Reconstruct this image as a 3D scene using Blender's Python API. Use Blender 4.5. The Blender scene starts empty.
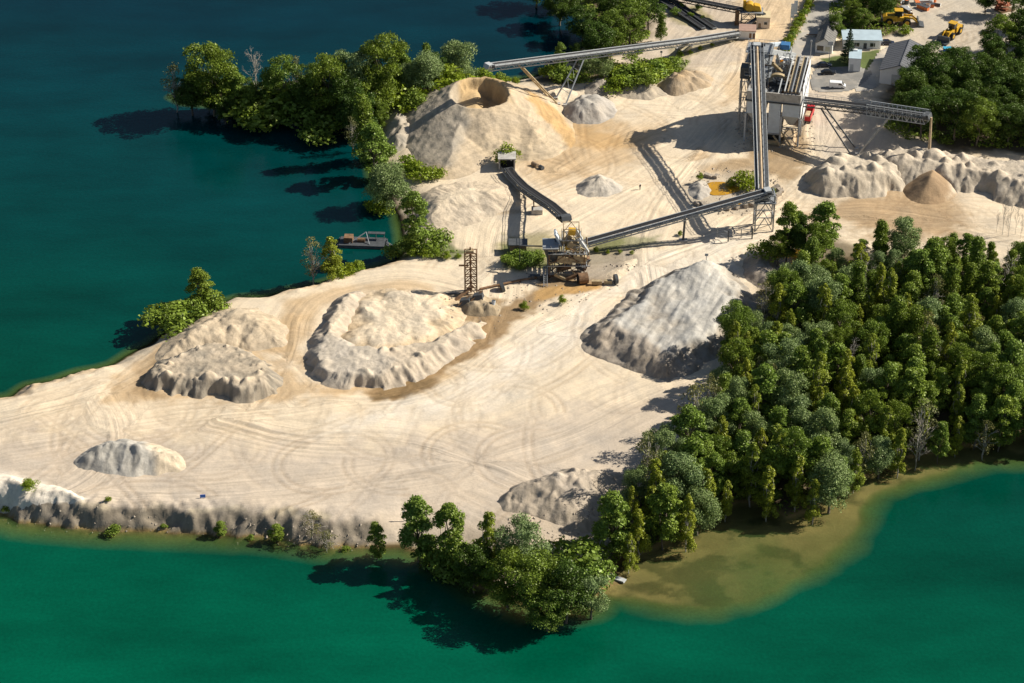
import bpy, math, random
import numpy as np
from mathutils import Vector, Matrix
R = math.radians
rnd = random.Random(7)
S = bpy.context.scene
COL = S.collection
# ------------------------------------------------------------------ camera
DIST, PITCH, HFOV = 577.0, R(32.0), R(25.0)
CAM = Vector((0.0, -DIST*math.cos(PITCH), DIST*math.sin(PITCH)))
cam = bpy.data.cameras.new('camera'); camo = bpy.data.objects.new('camera', cam); COL.objects.link(camo)
camo.location = CAM; camo.rotation_euler = (math.pi/2-PITCH, 0, 0)
cam.sensor_width = 36.0; cam.lens = 18.0/math.tan(HFOV/2); cam.clip_start = 1.0; cam.clip_end = 6000.0
S.camera = camo
FPX = 512.0/math.tan(HFOV/2)
LZ = 4.0                                   # height of the quarry floor above the lake
def G(px, py, z=LZ):
    """measured photo position -> point of the place at height z"""
    u = (px-512.0)/FPX; v = (341.5-py)/FPX
    d = Vector((u, math.cos(PITCH)+v*math.sin(PITCH), -math.sin(PITCH)+v*math.cos(PITCH)))
    t = (z-CAM.z)/d.z
    return CAM + d*t
def GP(pts, z=LZ):
    return np.array([[G(a, b, z).x, G(a, b, z).y] for a, b in pts])
def UP(px, py, ytop):
    """height of something standing at (px,py) whose top is seen at ytop"""
    b = G(px, py); v = (341.5-ytop)/FPX
    dy = math.cos(PITCH)+v*math.sin(PITCH); dz = -math.sin(PITCH)+v*math.cos(PITCH)
    return CAM.z + (b.y-CAM.y)/dy*dz - LZ
# ------------------------------------------------------------------ light
SUN_EL, SUN_AZ = R(36.5), math.atan2(0.975, 0.225)      # azimuth clockwise from +y
w = bpy.data.worlds.new("World"); S.world = w; w.use_nodes = True
nt = w.node_tree; bg = nt.nodes['Background']; sky = nt.nodes.new('ShaderNodeTexSky')
sky.sky_type = 'NISHITA'; sky.sun_disc = False; sky.sun_elevation = SUN_EL; sky.sun_rotation = SUN_AZ
nt.links.new(sky.outputs[0], bg.inputs[0]); bg.inputs[1].default_value = 0.05
sl = bpy.data.lights.new('sun', 'SUN'); so = bpy.data.objects.new('sun', sl); COL.objects.link(so)
sl.energy = 5.0; sl.angle = R(0.5); sl.color = (1.0, 0.93, 0.80)
sd = Vector((math.sin(SUN_AZ)*math.cos(SUN_EL), math.cos(SUN_AZ)*math.cos(SUN_EL), math.sin(SUN_EL)))
so.rotation_euler = sd.to_track_quat('Z', 'Y').to_euler(); so.location = (150, 50, 200)
S.view_settings.view_transform = 'Standard'; S.view_settings.look = 'None'
S.view_settings.gamma = 1.0; S.view_settings.use_curve_mapping = False; S.view_settings.exposure = 0.52
S.render.engine = 'CYCLES'
# ------------------------------------------------------------------ properties
def tag(o, label=None, cat=None, group=None, kind=None):
    if label: o['label'] = label
    if cat: o['category'] = cat
    if group: o['group'] = group
    if kind: o['kind'] = kind
    return o
def empty(name, loc, rz=0.0, label=None, cat=None, group=None):
    o = bpy.data.objects.new(name, None); COL.objects.link(o)
    o.location = loc; o.rotation_euler = (0, 0, rz); o.empty_display_size = 1
    return tag(o, label, cat, group)
# ------------------------------------------------------------------ noise
def _h(ix, iy, s):
    n = (ix.astype(np.int64)*374761393 + iy.astype(np.int64)*668265263 + s*1274126177) & 0x7fffffff
    n = ((n ^ (n >> 13))*1274126177) & 0x7fffffff
    n = n ^ (n >> 16)
    return (n & 0xffff)/65535.0
def vnoise(x, y, s=0):
    x = np.asarray(x, float); y = np.asarray(y, float) + 0*x
    ix = np.floor(x); iy = np.floor(y); fx = x-ix; fy = y-iy
    fx = fx*fx*(3-2*fx); fy = fy*fy*(3-2*fy)
    a = _h(ix, iy, s); b = _h(ix+1, iy, s); c = _h(ix, iy+1, s); d = _h(ix+1, iy+1, s)
    return (a*(1-fx)+b*fx)*(1-fy)+(c*(1-fx)+d*fx)*fy
def fbm(x, y, s=0, o=4):
    r = 0; a = 0.5; t = 0
    for k in range(o):
        r = r + a*vnoise(x*2**k+k*17.3, y*2**k+k*9.1, s+k); t += a; a *= 0.55
    return r/t
def sstep(a, b, x):
    t = np.clip((x-a)/(b-a), 0, 1); return t*t*(3-2*t)
# ------------------------------------------------------------------ polygons
def seg_near(X, Y, P, closed=True):
    """distance, arc length and per-vertex parameter of the nearest point on polyline P"""
    n = len(P); m = n if closed else n-1
    best = np.full(X.shape, 1e18); arc = np.zeros(X.shape); par = np.zeros(X.shape); side = np.zeros(X.shape)
    L0 = 0.0
    for i in range(m):
        a = P[i]; b = P[(i+1) % n]; d = b-a; L = math.hypot(*d)
        if L < 1e-6: continue
        t = np.clip(((X-a[0])*d[0]+(Y-a[1])*d[1])/L**2, 0, 1)
        ex = X-a[0]-t*d[0]; ey = Y-a[1]-t*d[1]; q = ex*ex+ey*ey
        k = q < best
        best = np.where(k, q, best); arc = np.where(k, L0+t*L, arc); par = np.where(k, i+t, par)
        side = np.where(k, np.sign(d[0]*ey-d[1]*ex), side)
        L0 += L
    return np.sqrt(best), arc, par, side
def inside(X, Y, P):
    r = np.zeros(X.shape, bool); n = len(P); j = n-1
    for i in range(n):
        xi, yi = P[i]; xj, yj = P[j]
        if yi != yj:
            c = ((yi > Y) != (yj > Y)) & (X < (xj-xi)*(Y-yi)/(yj-yi)+xi)
            r ^= c
        j = i
    return r
def sdist(X, Y, P):
    d, arc, par, _ = seg_near(X, Y, P)
    return np.where(inside(X, Y, P), d, -d), arc, par
def smooth_poly(P, n=2):
    for _ in range(n):
        Q = []
        for i in range(len(P)):
            a = P[i]; b = P[(i+1) % len(P)]
            Q.append(a*0.75+b*0.25); Q.append(a*0.25+b*0.75)
        P = np.array(Q)
    return P
# ------------------------------------------------------------------ materials
def mat(name, color=(.5, .5, .5), rough=.8, metal=0.0, noise=0.0, nscale=1.0, bump=0.0, bscale=4.0, attr=None, spec=0.3, stain=None, stain_s=.4, stain_th=.55):
    m = bpy.data.materials.new(name); m.use_nodes = True; t = m.node_tree; N = t.nodes; L = t.links
    b = N['Principled BSDF']; b.inputs['Roughness'].default_value = rough; b.inputs['Metallic'].default_value = metal
    b.inputs['Specular IOR Level'].default_value = spec
    tc = N.new('ShaderNodeTexCoord')
    if attr:
        c = N.new('ShaderNodeAttribute'); c.attribute_name = attr; out = c.outputs['Color']
    else:
        c = N.new('ShaderNodeRGB'); c.outputs[0].default_value = (*color, 1); out = c.outputs[0]
    if stain:
        n = N.new('ShaderNodeTexNoise'); n.inputs['Scale'].default_value = stain_s; n.inputs['Detail'].default_value = 6; n.inputs['Roughness'].default_value = .7
        L.new(tc.outputs['Object'], n.inputs['Vector'])
        mr = N.new('ShaderNodeMapRange'); mr.inputs[1].default_value = stain_th; mr.inputs[2].default_value = stain_th+.12
        L.new(n.outputs[0], mr.inputs[0]); mx = N.new('ShaderNodeMixRGB'); mx.inputs[2].default_value = (*stain, 1)
        L.new(mr.outputs[0], mx.inputs[0]); L.new(out, mx.inputs[1]); out = mx.outputs[0]
    if noise:
        n = N.new('ShaderNodeTexNoise'); n.inputs['Scale'].default_value = nscale; n.inputs['Detail'].default_value = 5
        L.new(tc.outputs['Object'], n.inputs['Vector'])
        mr = N.new('ShaderNodeMapRange'); mr.inputs[1].default_value = .25; mr.inputs[2].default_value = .75
        mr.inputs[3].default_value = 1-noise; mr.inputs[4].default_value = 1+noise
        L.new(n.outputs[0], mr.inputs[0]); mx = N.new('ShaderNodeMixRGB'); mx.blend_type = 'MULTIPLY'; mx.inputs[0].default_value = 1
        L.new(out, mx.inputs[1]); L.new(mr.outputs[0], mx.inputs[2]); out = mx.outputs[0]
    L.new(out, b.inputs['Base Color'])
    if bump:
        n = N.new('ShaderNodeTexNoise'); n.inputs['Scale'].default_value = bscale; n.inputs['Detail'].default_value = 4
        L.new(tc.outputs['Object'], n.inputs['Vector'])
        bp = N.new('ShaderNodeBump'); bp.inputs['Strength'].default_value = 1.0; bp.inputs['Distance'].default_value = bump
        L.new(n.outputs[0], bp.inputs['Height']); L.new(bp.outputs[0], b.inputs['Normal'])
    return m
def ground_mat(name, streak=0.12, sx=1.1, sy=0.035, fine=0.10, bump=0.10):
    """colour attribute x wheel-mark streaks (attribute trk = lateral, along) x grain"""
    m = bpy.data.materials.new(name); m.use_nodes = True; t = m.node_tree; N = t.nodes; L = t.links
    b = N['Principled BSDF']; b.inputs['Roughness'].default_value = .95; b.inputs['Specular IOR Level'].default_value = .15
    c = N.new('ShaderNodeAttribute'); c.attribute_name = 'Col'
    a = N.new('ShaderNodeAttribute'); a.attribute_name = 'trk'
    geo = N.new('ShaderNodeNewGeometry')
    # wobble the streak coordinate a little
    mp = N.new('ShaderNodeVectorMath'); mp.operation = 'MULTIPLY'; mp.inputs[1].default_value = (sx, sy, 0)
    L.new(a.outputs['Vector'], mp.inputs[0])
    n1 = N.new('ShaderNodeTexNoise'); n1.inputs['Scale'].default_value = 1; n1.inputs['Detail'].default_value = 5; n1.inputs['Roughness'].default_value = .62
    n1.inputs['Distortion'].default_value = .25
    L.new(mp.outputs[0], n1.inputs['Vector'])
    n2 = N.new('ShaderNodeTexNoise'); n2.inputs['Scale'].default_value = 1.6; n2.inputs['Detail'].default_value = 6; n2.inputs['Roughness'].default_value = .7
    L.new(geo.outputs['Position'], n2.inputs['Vector'])
    n3 = N.new('ShaderNodeTexNoise'); n3.inputs['Scale'].default_value = .11; n3.inputs['Detail'].default_value = 6; n3.inputs['Roughness'].default_value = .6
    L.new(geo.outputs['Position'], n3.inputs['Vector'])
    def rng(src, lo, hi, a0=.3, a1=.7):
        r = N.new('ShaderNodeMapRange'); r.inputs[1].default_value = a0; r.inputs[2].default_value = a1
        r.inputs[3].default_value = lo; r.inputs[4].default_value = hi; L.new(src, r.inputs[0]); return r.outputs[0]
    def mul(x, y):
        q = N.new('ShaderNodeMixRGB'); q.blend_type = 'MULTIPLY'; q.inputs[0].default_value = 1; L.new(x, q.inputs[1]); L.new(y, q.inputs[2]); return q.outputs[0]
    col = mul(c.outputs['Color'], rng(n2.outputs[0], 1-fine, 1+fine))
    # streaks: strength comes from alpha-like third component of trk
    sep = N.new('ShaderNodeSeparateXYZ'); L.new(a.outputs['Vector'], sep.inputs[0])
    st = rng(n1.outputs[0], -streak, streak*.8, .32, .68)
    mm = N.new('ShaderNodeMath'); mm.operation = 'MULTIPLY_ADD'; L.new(st, mm.inputs[0]); L.new(sep.outputs[2], mm.inputs[1]); mm.inputs[2].default_value = 1.0
    col = mul(col, mm.outputs[0])
    # broad tint drift between warm and grey
    mx = N.new('ShaderNodeMixRGB'); mx.blend_type = 'MULTIPLY'; mx.inputs[2].default_value = (.86, .885, .93, 1)
    L.new(rng(n3.outputs[0], 0, 1, .42, .66), mx.inputs[0]); L.new(col, mx.inputs[1])
    L.new(mx.outputs[0], b.inputs['Base Color'])
    ad = N.new('ShaderNodeMath'); ad.operation = 'MULTIPLY_ADD'; L.new(n1.outputs[0], ad.inputs[0]); L.new(sep.outputs[2], ad.inputs[1]); L.new(n2.outputs[0], ad.inputs[2])
    bp = N.new('ShaderNodeBump'); bp.inputs['Strength'].default_value = 1; bp.inputs['Distance'].default_value = bump
    L.new(ad.outputs[0], bp.inputs['Height']); L.new(bp.outputs[0], b.inputs['Normal'])
    return m
# ------------------------------------------------------------------ grid mesh
def grid_mesh(name, xs, ys, Z, keep=None, col=None, trk=None, extra=None, material=None):
    nx, ny = len(xs), len(ys)
    X, Y = np.meshgrid(xs, ys)
    co = np.stack([X, Y, Z], -1).reshape(-1, 3).astype(np.float32)
    i = np.arange((nx-1)*(ny-1)); r = i//(nx-1); c = i % (nx-1); v = r*nx+c
    F = np.stack([v, v+1, v+nx+1, v+nx], -1)
    if keep is not None:
        K = keep.reshape(-1); F = F[K[F].any(1)]
        used = np.zeros(nx*ny, bool); used[F.reshape(-1)] = True
        mp = np.cumsum(used)-1; F = mp[F]
    else: used = np.ones(nx*ny, bool)
    co = co[used]
    me = bpy.data.meshes.new(name); me.vertices.add(len(co)); me.vertices.foreach_set('co', co.ravel())
    me.loops.add(F.size); me.loops.foreach_set('vertex_index', F.ravel().astype(np.int32))
    me.polygons.add(len(F)); me.polygons.foreach_set('loop_start', np.arange(0, F.size, 4, dtype=np.int32))
    me.update(calc_edges=True)
    me.polygons.foreach_set('use_smooth', np.ones(len(F), bool))
    if col is not None:
        at = me.color_attributes.new('Col', 'FLOAT_COLOR', 'POINT')
        cc = np.ones((len(co), 4), np.float32); cc[:, :3] = col.reshape(-1, 3)[used]; at.data.foreach_set('color', cc.ravel())
    if trk is not None:
        at = me.attributes.new('trk', 'FLOAT_VECTOR', 'POINT'); at.data.foreach_set('vector', trk.reshape(-1, 3)[used].astype(np.float32).ravel())
    for k, a in (extra or {}).items():
        at = me.attributes.new(k, 'FLOAT', 'POINT'); at.data.foreach_set('value', a.reshape(-1)[used].astype(np.float32))
    if material: me.materials.append(material)
    o = bpy.data.objects.new(name, me); COL.objects.link(o)
    return o
# ------------------------------------------------------------------ shoreline (photo position at lake level, bank slope)
SH = [(-170,504,1.2),(-60,510,1.2),(0,516,1.3),(20,522,1.3),(60,527,1.4),(110,531,1.4),(160,533,1.4),(220,535,1.4),(280,539,1.3),(330,547,1.2),(370,548,.9),
 (400,548,.5),(440,562,.4),(480,588,.4),(520,604,.4),(560,610,.4),(588,606,.4),(604,590,.3),(622,586,.3),(624,578,.3),(612,568,.3),(622,560,.3),
 (650,552,.6),(690,536,.6),(722,514,.5),(738,503,.4),(765,505,.4),(785,517,.6),(815,508,.6),(845,488,.6),(880,470,.6),(915,454,.6),(960,446,.6),(1024,437,.6),(1160,419,.6),
 (1700,380,.3),(1700,-500,.3),(380,-500,.3),(470,-60,.3),(545,-12,.3),(570,8,.3),(597,22,.3),(592,40,.35),(575,54,.35),(556,68,.4),(530,78,.5),(500,81,.5),(470,82,.5),(445,86,.4),
 (400,90,.3),(330,92,.3),(260,92,.3),(205,92,.6),(184,93,.6),(174,97,.6),(184,102,.6),(212,105,.6),(260,110,.5),(300,120,.3),(340,124,.3),(362,128,.3),(372,142,.4),
 (370,160,.4),(376,190,.4),(390,203,.5),(398,216,.5),(402,236,.5),(403,252,.5),(393,262,.8),(375,268,.8),(345,277,.8),(318,285,.8),(290,291,.8),(262,297,.7),(236,299,.7),
 (214,305,.7),(196,313,.7),(170,328,.7),(150,343,.7),(130,354,.7),(112,365,.7),(96,370,.8),(78,373,.8),(55,381,.8),(28,386,.8),(10,398,.8),(-40,404,.8),(-170,420,.8)]
shP = GP([(a, b) for a, b, c in SH], 0.0); shS = np.array([c for a, b, c in SH])
SHELF = GP([(560,560),(600,584),(640,590),(700,592),(745,588),(790,568),(830,540),(846,512),(858,488),(890,470),(950,456),(1030,446),(1200,430),(1200,380),(700,380)], 0.0)
def shore(X, Y):
    d, arc, par = sdist(X, Y, shP)
    i = np.floor(par).astype(int) % len(shS); f = par-np.floor(par)
    s = shS[i]*(1-f)+shS[(i+1) % len(shS)]*f
    return d, arc, s
def base_height(X, Y):
    d, arc, s = shore(X, Y)
    steep = sstep(.65, .9, s)
    g = (1-np.abs(2*fbm(X/4.5, Y/4.5, 3, 4)-1)-.75)*1.5*steep + (fbm(X/7, Y/7, 5, 3)-.5)*3.0
    gul = (fbm(X/2.0, Y/2.0, 11, 4)-.5)*1.3*steep
    inn = d + g + gul
    prof = np.clip(inn*s, 0, None)
    top = LZ
    land = top*(1-np.exp(-(prof/top)**1.5*1.25))+.12*sstep(0, 1, inn)
    # low berm along the steep edges
    land = land + steep*sstep(1.5, 5, d)*(1-sstep(6, 11, d))*(0.35+.9*(fbm(X/4, Y/4, 21, 3)-.4))
    shelf, _, _ = sdist(X, Y, SHELF)
    o = np.clip(-(d+g*.35), 0, None)
    deep = -np.minimum(o*(.62+.75*sstep(-55, -20, Y)), 9) - .05
    sh = -(.25+.9*sstep(0, 30, o)+.5*(fbm(X/9, Y/9, 31, 4)-.4)) - np.clip(-shelf-3+8*(fbm(X/14, Y/14, 33, 3)-.5), 0, 30)*.55
    sh = -np.minimum(-sh, o*.62+.4)
    wsh = sstep(-26, -14, shelf)
    bed = np.where(wsh > 0, np.maximum(deep, sh*wsh+deep*(1-wsh)), deep)
    bed = np.maximum(bed, -9)
    und = (fbm(X/16, Y/16, 41, 4)-.5)*1.1*sstep(6, 16, d) + (fbm(X/3, Y/3, 43, 3)-.5)*.18*sstep(2, 6, d)
    land = land+steep*(1-sstep(4, 9, d))*sstep(.2, 1.5, inn)*((fbm(X/1.6, Y/1.6, 47, 5)-.5)*1.5+(fbm(X/5, Y/5, 48, 2)-.5)*1.0)
    return np.where(inn > 0, land+und, bed), d, arc, s
# ------------------------------------------------------------------ tracks over the quarry floor
TR = [  # photo polylines, ground level
 [(-150,470),(0,455),(150,425),(300,412),(420,392),(500,350),(560,310),(620,275),(680,252),(740,232),(830,222),(1100,225)],
 [(-150,500),(0,490),(150,500),(300,490),(450,470),(560,440),(640,400),(700,380)],
 [(0,420),(90,398),(125,385),(150,368),(185,348),(240,345),(280,360),(300,385)],
 [(255,405),(285,370),(296,345),(298,320),(318,298),(350,286),(400,280),(440,285),(470,296)],
 [(300,400),(400,400),(455,380),(500,345),(560,318)],
 [(430,310),(470,280),(520,245),(580,215),(650,175),(700,150),(730,120)],
 [(470,340),(490,290),(490,250),(500,215),(540,190),(600,165),(660,140)],
 [(560,170),(610,140),(660,120),(700,95),(720,60),(745,30),(770,-10)],
 [(600,110),(640,108),(700,112),(740,80),(745,50)],
 [(690,250),(715,245),(745,225),(790,195),(830,150),(840,120),(830,100)],
 [(650,300),(640,250),(655,210),(690,165),(720,130)],
 [(700,262),(728,245),(760,240),(800,215),(900,210),(1000,235),(1100,250)],
 [(100,395),(120,430),(110,470),(60,500)],
 [(560,500),(500,470),(400,440),(300,440),(220,420)],
 [(880,75),(940,50),(1000,30),(1060,0)],
 [(760,60),(800,80),(815,110),(812,150),(830,190)],
]
TRW = [GP(p) for p in TR]
def tracks(X, Y):
    best = np.full(X.shape, 1e9); lat = np.zeros(X.shape); al = np.zeros(X.shape)
    off = 0
    for i, P in enumerate(TRW):
        P = smooth_open(P)
        d, arc, par, side = seg_near(X, Y, P, False)
        dd = d+3.5*(fbm(X/11, Y/11, 60+i, 3)-.5)*2
        k = dd < best
        best = np.where(k, dd, best); lat = np.where(k, d*side+i*31.7, lat); al = np.where(k, arc+i*87.1, al)
    return lat, al, best
def smooth_open(P, n=2):
    for _ in range(n):
        Q = [P[0]]
        for i in range(len(P)-1): Q += [P[i]*.75+P[i+1]*.25, P[i]*.25+P[i+1]*.75]
        Q.append(P[-1]); P = np.array(Q)
    return P
# ------------------------------------------------------------------ floor colours
PALE=(.69,.57,.415); PINK=(.52,.435,.345); WARM=(.51,.36,.205); OCHRE=(.49,.30,.12); TAN=(.31,.205,.105); WET=(.32,.215,.115); GREY=(.40,.37,.325); WHITE=(.72,.64,.53)
SOIL=(.10,.075,.04); GRASS=(.10,.135,.035); DRY=(.30,.26,.13); BEDS=(.255,.18,.07); STONE=(.31,.265,.21)
ZONES = [ # polygon (photo px), colour, edge blur m, noise m, strength
 ([(-200,560),(-200,430),(0,430),(200,440),(420,440),(600,400),(720,390),(720,560)], PINK, 9, 8, .85),
 ([(330,430),(450,385),(540,330),(640,262),(720,235),(760,235),(740,270),(600,300),(560,360),(470,410)], WHITE, 7, 6, .8),
 ([(110,400),(120,375),(150,345),(185,335),(250,345),(300,380),(340,395),(300,402),(150,402)], WARM, 2.5, 4, .8),
 ([(125,395),(140,370),(160,352),(175,350),(160,368),(150,388),(165,398)], TAN, 1.5, 2, .6),
 ([(262,350),(300,362),(330,395),(390,398),(430,388),(455,368),(480,345),(430,350),(400,378),(330,380),(300,350),(300,300),(280,320)], WARM, 3, 4, .9),
 ([(285,300),(300,300),(330,288),(400,280),(430,283),(430,292),(350,295),(322,310),(305,340),(285,360)], WARM, 2, 2, .7),
 ([(372,396),(392,370),(440,350),(462,328),(500,318),(510,300),(560,276),(606,278),(600,290),(556,298),(524,318),(500,338),(455,366),(430,385),(395,400)], TAN, 1.2, 2.5, .95),
 ([(430,300),(470,296),(505,300),(508,322),(470,325),(430,322),(410,330),(395,345),(410,310)], TAN, 1.5, 3, .9),
 ([(435,308),(460,300),(470,315),(440,318)], OCHRE, 1, 1.5, .8),
 ([(372,402),(380,384),(420,370),(440,380),(404,399)], (.25,.165,.08), 1, 2, .95),
 ([(536,292),(560,286),(575,288),(600,282),(603,290),(560,297),(535,300)], OCHRE, .8, 1, .9),
 ([(525,130),(560,110),(620,118),(660,130),(640,160),(600,175),(545,185),(520,165)], WARM, 6, 5, .8),
 ([(556,118),(600,128),(640,140),(600,150),(575,145)], OCHRE, 3, 4, .6),
 ([(400,205),(520,210),(530,215),(400,218)], TAN, 1, 1, .5),
 ([(690,160),(700,150),(720,160),(700,172),(760,168),(800,140),(818,100),(800,100),(790,145),(740,160)], WARM, 2, 3, .7),
 ([(750,140),(800,135),(812,150),(790,185),(760,170),(745,152)], TAN, 2, 3, .8),
 ([(700,165),(745,160),(770,175),(745,178),(705,175)], TAN, 2, 3, .5),
 ([(840,200),(880,192),(950,194),(975,215),(960,238),(900,240),(850,225),(800,215)], (.40,.275,.155), 4, 5, .85),
 ([(960,200),(1100,190),(1100,250),(980,240)], PALE, 3, 3, .8),
 ([(726,75),(745,72),(745,100),(722,105)], WARM, 2, 2, .6),
 ([(735,-40),(830,-40),(800,60),(745,70),(720,20)], WARM, 5, 5, .6),
 ([(780,40),(800,45),(805,62),(786,66),(776,52)], GREY, 1.5, 2, .9),
 ([(600,-40),(735,-40),(740,60),(640,80),(620,70)], PINK, 4, 4, .8),
 ([(662,12),(700,4),(712,22),(690,30)], DRY, 1.5, 2.5, .8),
 ([(670,48),(735,32),(742,38),(690,58),(672,58)], DRY, 1, 2, .6),
 ([(880,-60),(1120,-60),(1120,60),(880,80)], (.47,.41,.33), 4, 4, .8),
 ([(795,75),(830,92),(930,110),(930,160),(820,160)], PINK, 3, 4, .8),
 ([(815,62),(900,55),(915,70),(830,82)], (.34,.31,.27), 2, 2, .7),
 ([(818,58),(880,50),(885,66),(868,70),(830,66)], GRASS, .5, .8, .95),
 ([(500,232),(560,236),(620,240),(620,262),(560,272),(500,272)], DRY, 2, 4, .8),
 ([(590,238),(660,236),(660,244),(600,252)], GRASS, 1.2, 2.5, .6),
 ([(500,245),(545,250),(545,268),(505,270)], GRASS, 1, 1.5, .7),
 ([(565,260),(630,250),(640,262),(600,285),(575,280)], STONE, 1.5, 3, .8),
 ([(395,240),(445,240),(470,252),(460,258),(400,254)], GRASS, 1, 2, .8),
 ([(695,175),(765,172),(770,210),(700,215),(680,195)], STONE, 2, 3, .5),
 ([(560,495),(500,520),(340,555),(330,570),(620,600),(630,560),(600,520)], (.42,.34,.25), 3, 3, .6),
 ([(770,270),(760,300),(728,345),(722,400),(690,440),(655,470),(625,500),(600,560),(700,560),(1300,520),(1300,290),(1024,268),(900,250)], SOIL, 2.5, 4, .95),
 ([(765,262),(780,240),(840,238),(880,262),(780,275)], SOIL, 2, 2, .8),
 ([(890,85),(930,80),(1000,60),(1200,50),(1200,158),(950,152),(900,125),(880,105)], SOIL, 3, 3, .95),
 ([(832,-60),(905,-60),(900,35),(845,45),(832,20)], SOIL, 2, 2, .95),
 ([(140,80),(460,70),(470,84),(420,100),(400,110),(385,150),(395,185),(365,210),(360,125),(140,115)], SOIL, 2.5, 3, .95),
 ([(420,88),(440,86),(440,100),(425,100)], GRASS, 1, 1, .8),
 ([(470,-90),(660,-90),(655,20),(640,45),(600,62),(690,70),(650,82),(540,84),(520,78),(560,60),(600,30)], SOIL, 3, 3, .9),
 ([(600,70),(690,60),(680,76),(640,84),(600,84)], GRASS, 1.5, 3, .8),
 ([(0,470),(40,485),(88,500),(60,512),(0,505)], WHITE, 1.5, 1.5, .9),
 ([(-10,500),(90,505),(220,510),(330,516),(330,522),(200,516),(60,516)], DRY, 1, 3, .35),
]
def floor_colour(X, Y, z, d, s):
    C = np.empty(X.shape+(3,)); C[:] = PALE
    N1 = fbm(X/6, Y/6, 71, 4)-.5; N2 = fbm(X/19, Y/19, 77, 4)-.5
    C *= (1+.22*N2)[..., None]
    for k, (pts, c, blur, nz, st) in enumerate(ZONES):
        P = GP(pts); x0, y0 = P.min(0)-15; x1, y1 = P.max(0)+15
        b = (X > x0) & (X < x1) & (Y > y0) & (Y < y1)
        if not b.any(): continue
        q, _, _ = sdist(X[b], Y[b], P)
        q = q + nz*2.4*(fbm(X[b]/4.5+k*3.1, Y[b]/4.5, 80+k, 5)-.5)
        wgt = st*sstep(-blur, blur, q)
        C[b] = C[b]*(1-wgt[..., None])+np.array(c)*wgt[..., None]
    # raw bank faces, stony waterline, lake bed
    steep = sstep(.65, .9, s)
    bank = sstep(.15, .6, z)*(1-sstep(3.5, 4.1, z))*(1-sstep(5, 8, d))*steep
    far = sstep(-60, -30, Y)                                     # the northern bank is clean sand, the southern one stony
    bc = np.array((.25,.21,.16))*(1-far[..., None])+np.array(WARM)*far[..., None]
    bc = bc*(.5+1.0*fbm(X/1.6, Y/1.6, 90, 5))[..., None]
    C = C*(1-.95*bank[..., None])+bc*.95*bank[..., None]
    wl = (1-sstep(.1, .75, z))
    bedc = np.array(BEDS)*((.45+.5*fbm(X/3, Y/3, 95, 5)+.6*fbm(X/15, Y/11, 96, 4))*(1-.92*sstep(-30, 10, Y)))[..., None]
    weed = sstep(.50, .66, fbm(X/7+3, Y/5, 97, 5))*(z < .3)
    bedc = bedc*(1-.55*weed[..., None])
    C = C*(1-wl[..., None])+bedc*wl[..., None]
    return C
ORANGE = (.45, .235, .012)
# ------------------------------------------------------------------ ground sheet
def axis(a, b, st, far, grow=1.25):
    v = list(np.arange(a, b+1e-6, st)); g = st
    x = v[-1]; out = []
    while x < far: g *= grow; x += g; out.append(x)
    x = v[0]; pre = []; g = st
    while x > -far: g *= grow; x -= g; pre.append(x)
    return np.array(pre[::-1]+v+out)
GM = ground_mat('quarry_floor_sand', streak=.12)
xs = axis(-178, 178, .5, 1500); ys = axis(-140, 215, .5, 1500)
X, Y = np.meshgrid(xs, ys)
BH, D, ARC, SL = base_height(X, Y)
lat, al, tdist = tracks(X, Y)
FC = floor_colour(X, Y, BH, D, SL)
dark = FC.sum(-1) < .5
tw = sstep(1, 5, D)*np.where(dark, .15, 1.0)*(.55+1.5*np.exp(-np.clip(tdist, 0, 60)/4.0))*(.35+1.3*fbm(X/13, Y/13, 111, 3))
# shallow ruts along the tracks
rut = (fbm(lat*1.1, al*.03, 101, 3)-.5)*.30*tw
# single wheel-mark pairs left by loaders turning and crossing the yard
rk = random.Random(91); RUTD = np.zeros(X.shape); okm = (BH > LZ-.6) & ~dark
def ruts(cx, cy, a0, rad, sweep, strength):
    global RUTD
    n_ = max(4, int(abs(sweep)*rad/2.0)); px_, py_ = [], []
    for side_ in (-1, 1):
        r_ = rad+side_*1.0; A_ = a0+np.linspace(0, sweep, n_)
        P_ = np.stack([cx+(r_)*np.cos(A_), cy+(r_)*np.sin(A_)], -1)
        i0, i1 = np.searchsorted(xs, [P_[:, 0].min()-1.5, P_[:, 0].max()+1.5]); j0, j1 = np.searchsorted(ys, [P_[:, 1].min()-1.5, P_[:, 1].max()+1.5])
        if i1-i0 < 2 or j1-j0 < 2: continue
        q, _, _, _ = seg_near(X[j0:j1, i0:i1], Y[j0:j1, i0:i1], P_, False)
        RUTD[j0:j1, i0:i1] = np.maximum(RUTD[j0:j1, i0:i1], strength*sstep(.75, .1, q))
SP = [(200,430,80,20), (420,420,120,25), (560,400,60,25), (120,400,60,14), (90,430,50,20), (270,380,40,20), (620,290,60,15), (640,150,70,25), (560,180,50,20), (800,215,60,15), (960,220,50,15), (700,80,50,25), (300,470,150,20), (850,215,60,12), (760,30,25,20), (940,45,50,15), (450,335,40,15)]
for _ in range(190):
    a_, b_, sa, sb = SP[rk.randrange(len(SP))]; q_ = G(a_+rk.gauss(0, 1)*sa, b_+rk.gauss(0, 1)*sb); rad_ = rk.choice([7, 11, 18, 35, 80, 140])*(.7+.6*rk.random()); ang = rk.random()*6.28
    ruts(q_.x-rad_*math.cos(ang), q_.y-rad_*math.sin(ang), ang-.2, rad_, min(rk.uniform(15, 60)/rad_, 3.5), rk.uniform(.4, 1.0))
RUTD *= okm*(.4+.9*fbm(X/5, Y/5, 131, 3))
FC = FC*(1-.20*RUTD[..., None]*np.array([.85, 1.0, 1.15])); rut = rut-.10*RUTD
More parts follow.
